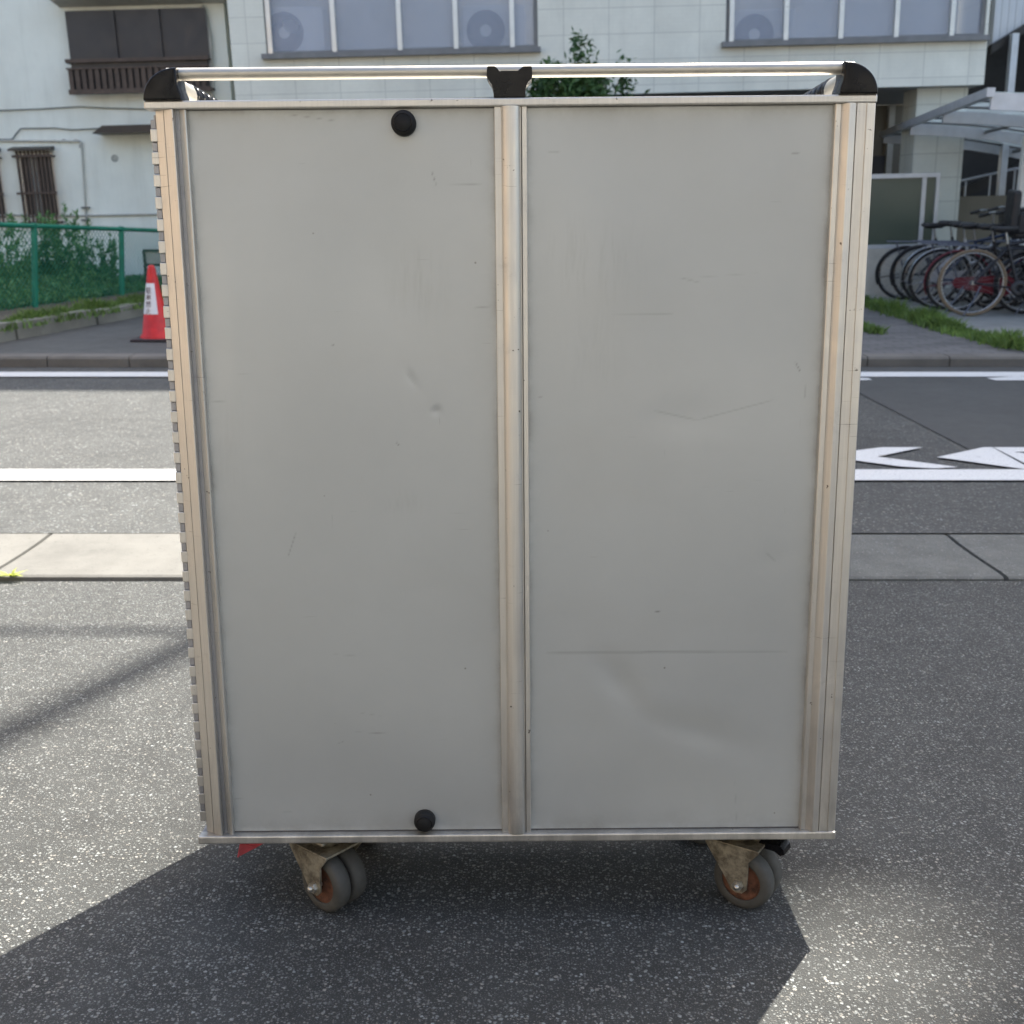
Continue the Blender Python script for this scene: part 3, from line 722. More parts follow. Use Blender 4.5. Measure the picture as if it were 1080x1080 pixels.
m = MB(); m.prism([(ax0-.7, -.35), (ax0+1.6, .55), (ax0+1.6, .70), (ax0-.7, -.18)], DA+.6, DA+.7); m.prism([(ax0-.05, zd-.12), (ax0+3, zd+1.66), (ax0+3, zd+1.78), (ax0-.05, zd+.0)], DA-.12, DA-.004); m.build('stringer', M['dark_frame'], apt, ab)
m = MB(); a = rect(1061, 35, 1068, 200, DA-.3); m.box((a[0], DA-.3, -1.2), (a[0]+.09, DA-.2, a[3])); m.box((a[0]+.6, DA-.3, -1.2), (a[0]+.7, DA-.2, a[3]+.4))
a = rect(1015, 186, 1080, 189, DA-.3); m.tube([(a[0]-.1, DA+.2, a[1]-.06), (a[2], DA+.2, a[3]+.09), (a[2]+1.5, DA+.2, a[3]+.32)], .02, 6)
for k in range(4): xx = a[0] + .25 + .35*k; m.tube([(xx, DA+.2, -.7), (xx, DA+.2, a[1]+.06*k)], .014, 6)
m.build('handrail', M['silver'], apt, ab)
m = MB(); a = rect(1004, 206, 1120, 330, DA-.6); m.box((a[0]-.3, DA-.6, -1.3), (a[2], DA-.5, a[3])); m.build('parapet', M['backwall'], apt, ab)

# ================================================================== CYCLE SHELTER
nr = P(1046, 100, 10.7); fz = nr.z
far = P(928, 158, 17.2)
ang = math.atan2(far.x - nr.x, 17.2 - 10.7)
shl = thing('cycle_shelter', 'cantilever cycle shelter with arched silver beams and clear roof sheets', 'shelter', (nr.x, nr.y, .08), -ang)
LD, WD = 6.4, 3.0; z_ = fz - .08
def arch(x): return z_ - .10*(x/WD) - .42*(x/WD)**2
m = MB()
for s0 in np.linspace(.03, LD-.03, 7)[:-1]:
    s1 = s0 + (LD-.06)/6 - .02
    for i in range(10):
        xa, xb = WD*i/10, WD*(i+1)/10
        m.add([(xa, s0, arch(xa)+.03), (xb, s0, arch(xb)+.03), (xb, s1, arch(xb)+.03), (xa, s1, arch(xa)+.03)], [(0,1,2,3)], True)
m.build('roof_sheet', M['poly'], shl, fix=False)
m = MB(); m.box((-.05, -.03, z_-.02), (.02, LD, z_+.06)); m.build('eaves_rail', M['silver'], shl)
def beam(y, w, hgt, mat='silver'):
    m = MB(); pts = [WD*i/12 for i in range(13)]
    poly = [(x, arch(x)+.02) for x in pts] + [(x, arch(x)+.02-hgt) for x in pts[::-1]]
    m.prism(poly, y, y+w); return m.build('beam', M[mat], shl)
beam(.0, .05, .15); beam(2.1, .07, .12); beam(4.1, .07, .13); beam(LD-.1, .06, .12)
m = MB()
for yy in np.linspace(.7, LD-.4, 8): 
    for i in range(10):
        xa, xb = WD*i/10, WD*(i+1)/10; m.tube([(xa, yy, arch(xa)+.01), (xb, yy, arch(xb)+.01)], .014, 5, False)
for xx in (.9, 1.8): m.tube([(xx, 0.05, arch(xx)-.02), (xx, LD-.05, arch(xx)-.02)], .022, 6)
m.build('purlin', M['rail_grey'], shl)
for yy in (2.13, 4.13):
    m = MB(); m.bbox((WD-.3, yy-.06, 0), (WD-.16, yy+.08, arch(WD-.23)-.06), .008); m.build('post', M['ac'], shl)
q = P(1070, 240, 13.2)
m = MB(); m.bbox((0, 0, 0), (.16, .12, 2.0), .01)
# local placement of the near visible post
loc = Matrix.Rotation(ang, 3, 'Z') @ (Vector((q.x, 13.2, 0)) - Vector((nr.x, nr.y, 0)))
m = MB(); zt = arch(max(0, loc.x))-.12
m.bbox((loc.x, loc.y, 0), (loc.x+.15, loc.y+.12, zt), .01); m.build('post', M['ac'], shl)

# ================================================================== BICYCLES
def bike_mats(tag_, frame_col):
    return simple('bicycle_paint_' + tag_, frame_col, .35, .3, .1)
M['tyre'] = simple('tyre_black', (.018, .018, .02), .8); M['tyre_tan'] = simple('tyre_tan', (.17, .125, .08), .75)
M['chrome'] = simple('chrome', (.36, .37, .38), .3, .95, .05)
M['saddle'] = simple('saddle_black', (.02, .02, .022), .5); M['spoke'] = simple('spoke_steel', (.28, .28, .28), .35, .9)
PM = {'red': bike_mats('red', (.13, .010, .02)), 'black': bike_mats('black', (.02, .02, .025)), 'silver': bike_mats('silver', (.5, .5, .52)), 'white': bike_mats('white', (.7, .7, .68)), 'blue': bike_mats('blue', (.03, .045, .09))}
def arcp(c, r, a0, a1, n=16, y=0): return [(c[0] + r*math.cos(a0+(a1-a0)*i/n), y, c[1] + r*math.sin(a0+(a1-a0)*i/n)) for i in range(n+1)]
def bicycle(label, loc, rz, r=.33, col='black', tyre='tyre', fender=None, basket=False, child_seat=False, chaincase=None, drop=False, lean=.05, name='bicycle'):
    b = thing(name, label, 'bicycle', loc, 0, 'bicycles parked under the shelter', (lean, 0, rz))
    rh, fh, bb = Vector((0,0,r)), Vector((1.08,0,r)), Vector((.44,0,.28))
    st, ht, hb2 = Vector((.30,0,.72)), Vector((.90,0,.86)), Vector((.95,0,.66))
    pm = PM[col]; m = MB(); s_ = lambda p, y: Vector((p[0], y, p[2]))
    m.tube([bb, st], .016, 8); m.tube([ht + Vector((0,0,.03)), hb2 - Vector((0,0,.02))], .02, 8)
    if drop or col == 'blue': m.tube([st*.97+bb*.03, ht*.98+hb2*.02], .016, 8); m.tube([bb, hb2], .019, 8)
    else:
        m.tube([bb, Vector((.6,0,.36)), Vector((.78,0,.5)), hb2], .021, 8); m.tube([bb*.6+st*.4, Vector((.62,0,.50)), Vector((.80,0,.66)), ht*.6+hb2*.4], .016, 8)
    for y in (-.05, .05): m.tube([s_(rh, y), s_(bb, y*.5)], .010, 6); m.tube([s_(rh, y), s_(st*.92+bb*.08, y*.4)], .009, 6)
    m.build('frame', pm, b)
    m = MB(); m.tube([hb2, Vector((.97,0,.62))], .016, 8)
    for y in (-.05, .05): m.tube([(.965, y*.5, .64), (.985, y, .56), s_(fh, y)], .011, 6)
    m.build('fork', pm, b)
    for c in (rh, fh):
        t_ = MB(); t_.tube([Vector((c.x + (r-.016)*math.cos(a), 0, c.z + (r-.016)*math.sin(a))) for a in np.linspace(0, 2*math.pi, 41)[:-1]], .017, 8, closed=True)
        w = t_.build('wheel', M[tyre], b)
        t_ = MB(); t_.tube([Vector((c.x + (r-.038)*math.cos(a), 0, c.z + (r-.038)*math.sin(a))) for a in np.linspace(0, 2*math.pi, 41)[:-1]], .009, 6, closed=True)
        t_.tube([(c.x, -.045, c.z), (c.x, .045, c.z)], .018, 10); t_.build('rim', M['chrome'], w)
        t_ = MB()
        for k in range(28):
            a = 2*math.pi*k/28; a2 = a + (.28 if k % 2 else -.28); y = .03 if (k//2) % 2 else -.03
            t_.tube([(c.x + .018*math.cos(a2), y, c.z + .018*math.sin(a2)), (c.x + (r-.04)*math.cos(a), 0, c.z + (r-.04)*math.sin(a))], .0016, 3, False)
        t_.build('spokes', M['spoke'], w)
    m = MB(); m.tube([st, Vector((.275,0,.84))], .012, 8); m.build('seat_post', M['chrome'], b)
    m = MB(); m.add([], []) ; prof = [(.14, 0, 0), (.135, .07, .012), (.06, .09, .018), (-.03, .05, .01), (-.13, .02, .004)]
    ring = [Vector((.27 - p[0], p[1], .865 + p[2]*0)) for p in prof] + [Vector((.27 - p[0], -p[1], .865)) for p in prof[::-1][:-1]]
    n = len(ring); top = [v + Vector((0, 0, .028)) + (Vector((.27, 0, v.z)) - v)*.18 for v in ring]; bot = [v - Vector((0,0,.03)) + (Vector((.27, 0, v.z)) - v)*.35 for v in ring]
    m.add(ring + top + bot, [(i, (i+1) % n, n+(i+1) % n, n+i) for i in range(n)] + [(i, 2*n+i, 2*n+(i+1) % n, (i+1) % n) for i in range(n)] + [list(range(n, 2*n)), list(range(2*n, 3*n))[::-1]], True)
    m.build('saddle', M['saddle'], b)
    m = MB(); m.tube([ht, Vector((.885,0,1.0))], .013, 8)
    if drop:
        m.tube([(.93, -.21, .93), (.98, -.21, 1.0), (.93, -.2, 1.03), (.92, -.1, 1.02), (.885,0,1.01), (.92, .1, 1.02), (.93, .2, 1.03), (.98, .21, 1.0), (.93, .21, .93)], .013, 8)
    else: m.tube([(.70, -.28, .99), (.82, -.25, 1.03), (.90, -.12, 1.03), (.89, 0, 1.0), (.90, .12, 1.03), (.82, .25, 1.03), (.70, .28, .99)], .012, 8)
    m.build('handlebar', M['chrome'] if not drop else M['saddle'], b)
    for sg in (-1, 1):
        m = MB(); y = sg*.28
        if not drop: m.tube([(.69, y, .987), (.79, y*.94, 1.02)], .018, 8)
        else: m.tube([(.92, y*.75, .92), (.95, y*.75, .97)], .017, 8)
        m.build('grip', M['saddle'], b); m = MB(); m.tube([(.84, sg*.18, 1.02), (.80, sg*.22, .99), (.74, sg*.24, .98)], .006, 5); m.build('brake_lever', M['saddle'], b)
    m = MB(); m.lathe([(.085, -.004), (.085, .004), (.02, .004), (.02, -.004), (.085, -.004)], 24, Matrix.Translation((bb.x, -.05, bb.z)) @ Matrix.Rotation(R(90), 4, 'X'))
    m.tube([Vector((bb.x-.12, .07, bb.z+.12)), Vector((bb.x, .07, bb.z)), Vector((bb.x, -.07, bb.z)), Vector((bb.x+.12, -.07, bb.z-.12))], .009, 6)
    ck = m.build('crank', M['chrome'] if not drop else M['saddle'], b)
    for sg in (-1, 1): m = MB(); m.bbox((bb.x + sg*.12 - .045, -sg*.07 - (.10 if sg > 0 else 0), bb.z - sg*.12 - .012), (bb.x + sg*.12 + .045, -sg*.07 + (0 if sg > 0 else .10), bb.z - sg*.12 + .012), .006); m.build('pedal', M['saddle'], ck)
    if chaincase:
        m = MB(); m.prism([(bb.x + .10, bb.z - .06), (bb.x + .12, bb.z + .04), (bb.x + .03, bb.z + .11), (-.03, r + .05), (-.06, r), (-.03, r - .05), (bb.x, bb.z - .10)], -.075, -.052); m.build('chain_case', PM[chaincase], b)
    if fender:
        for c, a0_, a1_ in ((rh, R(-5), R(205)), (fh, R(15), R(150))):
            m = MB(); vs = []; n = 20
            for i in range(n+1):
                a = a0_ + (a1_-a0_)*i/n
                for y, rr in ((-.028, r+.004), (-.02, r+.014), (.02, r+.014), (.028, r+.004)): vs.append((c.x + rr*math.cos(a), y, c.z + rr*math.sin(a)))
            m.add(vs, [(4*i+k, 4*i+k+1, 4*i+5+k, 4*i+4+k) for i in range(n) for k in range(3)], True)
            a = a1_ - .25 if c is rh else a1_-.1
            for y in (-.05, .05): m.tube([(c.x, y, c.z), (c.x + (r+.008)*math.cos(a), y*.5, c.z + (r+.008)*math.sin(a))], .003, 4)
            m.build('mudguard', M['chrome'] if fender == 'silver' else PM[fender], b)
        m = MB(); 
        for y in (-.06, -.02, .02, .06): m.tube([(-.22, y, r*2+.06), (.24, y, r*2+.06)], .005, 5)
        for x_ in (-.22, .0, .24): m.tube([(x_, -.06, r*2+.06), (x_, .06, r*2+.06)], .005, 5)
        for y in (-.06, .06): m.tube([(0, y, r), (-.12, y, r*2+.06)], .005, 5)
        if basket: m.build('rear_rack', M['fan'], b)
    if basket:
        m = MB(); x0, x1, y0, y1, z0, z1 = .98, 1.26, -.16, .16, .78, 1.02
        for k in range(9):
            yy = y0 + (y1-y0)*k/8; m.tube([(x0, yy, z1), (x0+.02, yy*.8, z0), (x1-.04, yy*.8, z0), (x1, yy, z1)], .003, 4, False)
        for k in range(8):
            xx = x0 + (x1-x0)*k/7; m.tube([(xx, y0, z1), (xx, y0*.8, z0), (xx, y1*.8, z0), (xx, y1, z1)], .003, 4, False)
        for zz in (z0, z0+.08, z0+.16, z1): k = .8 + .2*(zz-z0)/(z1-z0); m.tube([(x0, y0*k, zz), (x1, y0*k, zz), (x1, y1*k, zz), (x0, y1*k, zz)], .004, 5, closed=True)
        m.build('basket', M['saddle'], b)
    if child_seat:
        m = MB(); m.bbox((-.20, -.15, .74), (.14, .15, .82), .03); m.bbox((-.26, -.16, .78), (-.18, .16, 1.2), .03); m.bbox((-.18, -.17, .80), (.06, -.14, .98), .012); m.bbox((-.18, .14, .80), (.06, .17, .98), .012)
        m.bbox((.0, -.13, .45), (.08, -.09, .78), .015); m.bbox((.0, .09, .45), (.08, .13, .78), .015); m.build('child_seat', M['saddle'], b)
        m = MB(); 
        for y in (-.06, .0, .06): m.box((-.176, y-.012, .84), (-.170, y+.012, 1.1))
        m.build('harness', M['ac'], b)
    b.scale = (1, 1, random.uniform(.95, 1.06))
    m = MB(); m.tube([(.06, -.07, r-.03), (.0, -.10, .17), (-.10, -.13, .006)], .008, 6); m.build('kickstand', M['fan'], b)
    return b
EXTRA = [('black bicycle with a front basket at the right edge, behind the red child seat bicycle', 1066, 323, -6, 'black', True, 'black'),
         ('dark blue bicycle deep in the cluster right of the middle of the row', 1032, 321, -18, 'blue', True, 'silver'),
         ('grey mudguarded bicycle at the back of the cluster beneath the brown parapet', 1010, 318, -3, 'silver', False, 'black')]
def gp(px, py): q = G(px, py, .082); return (q.x, q.y, .082)
YW = R(-14)
bicycle('bicycle with tan tyres and slim spokes, nearest under the shelter', gp(1022, 333.5), R(-4), .335, 'black', 'tyre_tan', drop=True, lean=-.04)
bicycle('black shopping bicycle with red mudguards right behind the tan tyre one', gp(1006, 329), YW, .31, 'black', fender='red', basket=True, child_seat=False, chaincase='red')
bicycle('dark blue bicycle with silver mudguards, third from the front', gp(988, 326), YW, .315, 'blue', fender='silver', basket=True)
bicycle('silver town bicycle with bright curved mudguards in the middle of the row', gp(979, 321.5), R(-10), .315, 'silver', fender='silver', basket=True, chaincase='silver')
bicycle('black bicycle with bare wheels, second from the far end of the row', gp(967, 318), YW, .31, 'black', fender='black', basket=False)
bicycle('far black bicycle at the left end of the row by the screen', gp(951, 316), R(-12), .31, 'black', fender='black', basket=True)
bicycle('dark red bicycle with a child seat at the right edge of the photo', gp(1078, 331), R(-10), .30, 'red', fender='black', basket=False, child_seat=True, chaincase='red')
bicycle('deep red bicycle half hidden behind the tan tyre one', gp(1048, 327), R(-16), .30, 'red', fender='black', basket=True, child_seat=False, chaincase='black')

for lb, a_, b_, y_, c_, bk_, fd_ in EXTRA: bicycle(lb, gp(a_, b_), R(y_), .31, c_, fender=fd_, basket=bk_, child_seat=False, lean=.08)
# ================================================================== CONE
q = G(166, 358.5, .076)
scl = .60
cone = thing('traffic_cone', 'red traffic cone with a white lettered band left of the cart', 'cone', (q.x, q.y, .0765))
hc = .60
m = MB(); m.lathe([(.135, .022), (.13, .04), (.115, .05), (.031, hc-.03), (.026, hc-.008), (.016, hc), (.0, hc+.001)], 32); m.build('body', M['cone'], cone)
m = MB(); m.bbox((-.17, -.17, .0), (.17, .17, .022), .008); m.build('base', M['cone_base'], cone)
def cr(z): return .115 + (.031-.115)*(z-.05)/(hc-.08)
m = MB(); vs = []; n = 16; zz = (.215, .46)
AC = R(-90) - .35
for i in range(n+1):
    a = AC - 1.0 + 2.0*i/n*.95
    for z in zz: r_ = cr(z) + .0015; wv = a if z == zz[0] else a; vs.append((r_*math.cos(a), r_*math.sin(a), z))
m.add(vs, [(2*i, 2*i+2, 2*i+3, 2*i+1) for i in range(n)], True); m.build('band', M['label'], cone)
try:
    for ch, z in zip('駐車禁止', (.405, .35, .295, .24)):
        cu = bpy.data.curves.new('t', 'FONT'); cu.body = ch; cu.size = .052; cu.align_x = 'CENTER'; cu.offset = .0006
        to = bpy.data.objects.new('t', cu); C.objects.link(to); bpy.context.view_layer.update()
        me = bpy.data.meshes.new_from_object(to.evaluated_get(bpy.context.evaluated_depsgraph_get())); me.name = 'lettering'; bpy.data.objects.remove(to)
        for v in me.vertices:
            zc = z + v.co.y - .02; r_ = cr(zc) + .0035; a = AC + v.co.x / r_; v.co = Vector((r_*math.cos(a), r_*math.sin(a), zc))
        lo = bpy.data.objects.new('lettering', me); C.objects.link(lo); lo.parent = cone; me.materials.clear(); me.materials.append(M['ink'])
except Exception as e: print('lettering failed', e)

# ================================================================== SHRUB behind the cart
sq = P(617, 60, 12.6)
sh = thing('leafy_shrub', 'green leafy shrub rising behind the cart in front of the tiled wall', 'shrub', (sq.x, 12.6, .08))
stm = MB(); lv = MB()
tips = []
for k in range(36):
    a = random.random()*6.28; rr = .78 * random.random()**.5; x_, y_ = rr*math.cos(a), rr*math.sin(a)*.7
    top = 2.62 - .9*abs(x_ + .12)**1.5*1.3 - random.random()*.35
    if x_ > .25: top = min(top, 2.35 - (x_-.38)**2*2)
    p = [Vector((0,0,0)), Vector((x_*.15, y_*.15, .6)), Vector((x_*.6, y_*.6, 1.4)), Vector((x_*.95, y_*.95, top - .3)), Vector((x_, y_, top))]
    stm.tube(p, [.016, .013, .009, .005, .002], 5); tips.append(p)
tips.append([Vector((0,0,0)), Vector((0,0,.6)), Vector((-.03,0,1.4)), Vector((-.06,0,2.3)), Vector((-.05,0,2.78))])
tips.append([Vector((0,0,0)), Vector((.1,0,.6)), Vector((.3,0,1.4)), Vector((.42,0,2.1)), Vector((.45,0,2.52))])
tips.append([Vector((0,0,0)), Vector((-.1,0,.6)), Vector((-.4,0,1.4)), Vector((-.52,0,2.1)), Vector((-.58,0,2.42))])
for p in tips:
    for i in range(420):
        t_ = (.28 + .72*random.random()**.75)*(len(p)-1); j = min(int(t_), len(p)-2); c = p[j].lerp(p[j+1], t_-j)
        sp = .17 if t_ < 3.3 else .10
        c = c + Vector((random.gauss(0, sp*.6), random.gauss(0, sp*.6), random.gauss(0, sp*.35)))
        nn = Vector((random.gauss(0,.6), random.gauss(0,.6), random.uniform(.2, 1))).normalized(); leaf(lv, c, .085, .42, nn)
lv.build('leaves', M['leaf_dark'], sh, fix=False); stm.build('stem', M['bark'], sh)

# ================================================================== HOUSES BEHIND THE CAMERA (sunlit; they light the cart's face) and overhead cables
def plain_house(name, label, x0, x1, y0, y1, z1, mat, wins):
    b = thing(name, label, 'house', ((x0+x1)/2, y1, .2)); o = Vector(((x0+x1)/2, y1, .2))
    m = MB(); m.box((x0, y0, .1), (x1, y1, z1)); m.build('wall', M[mat], b, o)
    m = MB(); m.prism([(y1+.4, z1), (y1+.4, z1+.1), ((y0+y1)/2, z1+1.8), (y0-.4, z1+.1), (y0-.4, z1)], x0-.3, x1+.3, 'X'); m.build('roof', M['rail_grey'], b, o)
    for (a, c, w, h) in wins:
        fr = MB()
        for r_ in ((a, c, a+.06, c+h), (a+w-.06, c, a+w, c+h), (a+.06, c, a+w-.06, c+.06), (a+.06, c+h-.06, a+w-.06, c+h), (a+w/2-.03, c+.06, a+w/2+.03, c+h-.06)): fr.box((r_[0], y1+.003, r_[1]), (r_[2], y1+.06, r_[3]))
        w_ = fr.build('window', M['alu'], b, o); m = MB(); m.box((a+.06, y1+.003, c+.06), (a+w-.06, y1+.02, c+h-.06)); m.build('pane', M['dark_window'], w_, o)
plain_house('rendered_house', 'pale rendered house facing the forecourt from behind the camera, left', -17, -2.2, -14, -5.2, 6.0, 'white_wall', [(-14, 1.2, 1.8, 1.2), (-6, 3.8, 1.8, 1.2), (-14, 3.8, 1.8, 1.2)])
plain_house('pale_house', 'white rendered house facing the forecourt from behind the camera, right', -1.2, 13, -16, -7.5, 6.2, 'white_wall', [(1, 1.2, 2.2, 1.9), (7, 1.2, 1.8, 1.2), (1, 3.9, 1.8, 1.2), (7, 3.9, 1.8, 1.2)])
sd = thing('reflector_house', 'peach house wall added left of the forecourt, out of frame, for warm reflections', 'house', (-6, -1, .2)); o_ = (-6, -1, .2)
m = MB(); m.box((-10, -4.5, .1), (-5.2, 2.9, 5.5)); m.build('wall', M['beige_wall'], sd, o_)  # unseen wall added so the cart's left frame reflects warm light
m = MB(); m.prism([(-10.3, 5.5), (-7.6, 6.8), (-4.9, 5.5)], -4.8, 3.2); m.build('roof', M['rail_grey'], sd, o_)
fr = MB(); fr.box((-5.198, -.5, 3.6), (-5.14, .9, 3.66)); fr.box((-5.198, -.5, 4.6), (-5.14, .9, 4.66)); fr.box((-5.198, -.5, 3.66), (-5.14, -.44, 4.6)); fr.box((-5.198, .84, 3.66), (-5.14, .9, 4.6)); w_ = fr.build('window', M['alu'], sd, o_)
m = MB(); m.box((-5.198, -.44, 3.66), (-5.18, .84, 4.6)); m.build('pane', M['dark_window'], w_, o_)
nb = thing('neighbour_house', 'pale two storey house along the street beyond the left screen edge', 'house', (-24, 17, .08)); o_ = (-24, 17, .08)
m = MB(); m.box((-33, 17, 0), (-15, 26, 6.2)); m.build('wall', M['white_wall'], nb, o_)
m = MB(); m.prism([(16.6, 6.2), (16.6, 6.32), (21.5, 8.2), (26.4, 6.32), (26.4, 6.2)], -33.4, -14.6, 'X'); m.build('roof', M['rail_grey'], nb, o_)
for a, c in ((-30, 1.1), (-25, 1.1), (-19, 1.1), (-30, 3.9), (-25, 3.9), (-19, 3.9)):
    fr = MB()
    for r_ in ((a, c, a+.06, c+1.2), (a+1.74, c, a+1.8, c+1.2), (a+.06, c, a+1.74, c+.06), (a+.06, c+1.14, a+1.74, c+1.2), (a+.87, c+.06, a+.93, c+1.14)): fr.box((r_[0], 16.94, r_[1]), (r_[2], 16.997, r_[3]))
    w_ = fr.build('window', M['alu'], nb, o_); m = MB(); m.box((a+.06, 16.97, c+.06), (a+1.74, 16.997, c+1.14)); m.build('pane', M['dark_window'], w_, o_)
AZ, EL = R(30.5), R(54)
SUN = Vector((math.sin(AZ)*math.cos(EL), math.cos(AZ)*math.cos(EL), math.sin(EL)))
cab = MB(); q = A(95, 665); q = q + SUN * (9.5 / SUN.z); cab.tube([(-20, q.y+.1, q.z+.25), (-8, q.y, q.z+.02), (0, q.y, q.z), (8, q.y, q.z+.02), (20, q.y+.1, q.z+.25)], .026, 8)
tag(cab.build('overhead_cable', M['cable']), 'thick cable running along the street above the gutter, over the frame', 'cable')
cab2 = MB(); q1 = A(5, 775) + SUN*(12.0/SUN.z); q2 = A(185, 688) + SUN*(12.5/SUN.z); dd_ = (q2-q1); 
cab2.tube([q1 - dd_*4, q1, q2, q2 + dd_*3], .06, 8)  # unseen cable added for the soft diagonal shadow on the left
tag(cab2.build('shadow_cable', M['cable']), 'thick cable added over the frame to cast a soft diagonal shadow', 'cable')

# ================================================================== THE CART
WT, HTc, DP = .9385, 1.036,   .31
bot = P(545, 885, 1.45); CL = (-R(3.52), R(-.5), 0)
cart = thing('roll_box_cart', 'tall grey panelled aluminium box cart on twin-wheel casters in the foreground', 'cart', bot, 0, None, CL)
MC = Matrix.Translation(bot) @ Matrix.Rotation(-R(3.52), 4, 'X') @ Matrix.Rotation(R(-.5), 4, 'Y')
# euler XYZ applies X first then Y, so use the object's own matrix
cart.rotation_euler = MC.to_euler(); MCi = MC.inverted()
def BL(px, py, yl=0.0):            # point of the cart's front plane (local), for a pixel of the photograph
    o_ = MCi @ CAM; r = (MCi.to_3x3() @ ray(px, py)); t_ = (yl - o_.y)/r.y; p = o_ + r*t_; return p
hw = WT/2
zB, zT = BL(545, 886).z, BL(540, 103.2).z
print('cart local: bottom', zB, 'top', zT, 'TL', BL(152,107), 'TR', BL(924,100), 'BL', BL(210,886), 'BR', BL(881,884))
CAPH = .0105; BAS = .0125
z0c, z1c = zB + BAS, zT - CAPH
def extr(prof, z0, z1, back, name, mat, smooth=()):
    m = MB(); n = len(prof)
    pts = prof + [(prof[-1][0], back), (prof[0][0], back)]
    N = len(pts); nz = 2
    m.add([(p[0], p[1], z0) for p in pts] + [(p[0], p[1], z1) for p in pts], [(i, (i+1) % N, N+(i+1) % N, N+i) for i in range(N)] + [list(range(N)), list(range(N, 2*N))[::-1]])
    return m.build(name, mat, cart)
x = -hw
left = [(x+.0080, .018), (x+.0088, .0120), (x+.0210, .0040), (x+.0217, .0050), (x+.0223, .0035), (x+.0345, -.0035), (x+.0355, -.003), (x+.0362, .0065), (x+.0415, .0068), (x+.0420, .0045), (x+.0500, -.0005), (x+.0512, .0005), (x+.0516, .008)]
extr(left, z0c, z1c, .05, 'corner_post', M['alu_frame'])
m = MB(); m.box((x+.0363, .0058, z0c), (x+.0414, .0063, z1c)); m.build('post_groove', M['alu_dark'], cart)
x = hw
right = [(x-.0520, .008), (x-.0515, .000), (x-.0505, -.001), (x-.0500, .0025), (x-.0435, .0030), (x-.0355, -.0055), (x-.0345, -.006), (x-.0262, -.0035), (x-.0258, -.001), (x-.0250, -.001), (x-.0245, -.0035), (x-.0128, -.0035), (x-.0123, -.0052), (x-.0112, -.0052), (x-.0108, -.0030), (x-.0015, -.0020), (x, .0), (x, .05)]
extr(right, z0c, z1c, .052, 'corner_post', M['alu_frame'])
c = .0
prof = [(-.0215, .008), (-.0212, .0015), (-.0205, .0005), (-.0130, .0010)] 
for i in range(15): a = math.pi - math.pi*i/14; prof.append((.0122*math.cos(a), .0010 - .0095*math.sin(a)))
prof += [(.0130, .0010), (.0145, .0035), (.0148, .0005), (.0205, .0005), (.0212, .0015), (.0215, .008)]
o = extr(prof, z0c, z1c, .03, 'centre_post', M['alu_frame'])
# cap rail and sill
def bar(name, x0, x1, y0, y1, za, zb, mat, r=.0012):
    m = MB(); m.bbox((x0, y0, za), (x1, y1, zb), r); return m.build(name, mat, cart)
bar('cap_rail', -hw-.001, hw+.001, -.0035, .02, z1c+.0002, zT, M['alu_frame'], .0018)
bar('sill', -hw, hw, -.006, .012, zB, z0c-.0002, M['alu_frame'], .0022)
m = MB(); m.box((-hw+.05, .0075, z0c), (hw-.05, .0085, z0c+.0014)); m.build('seal', M['gasket'], cart)
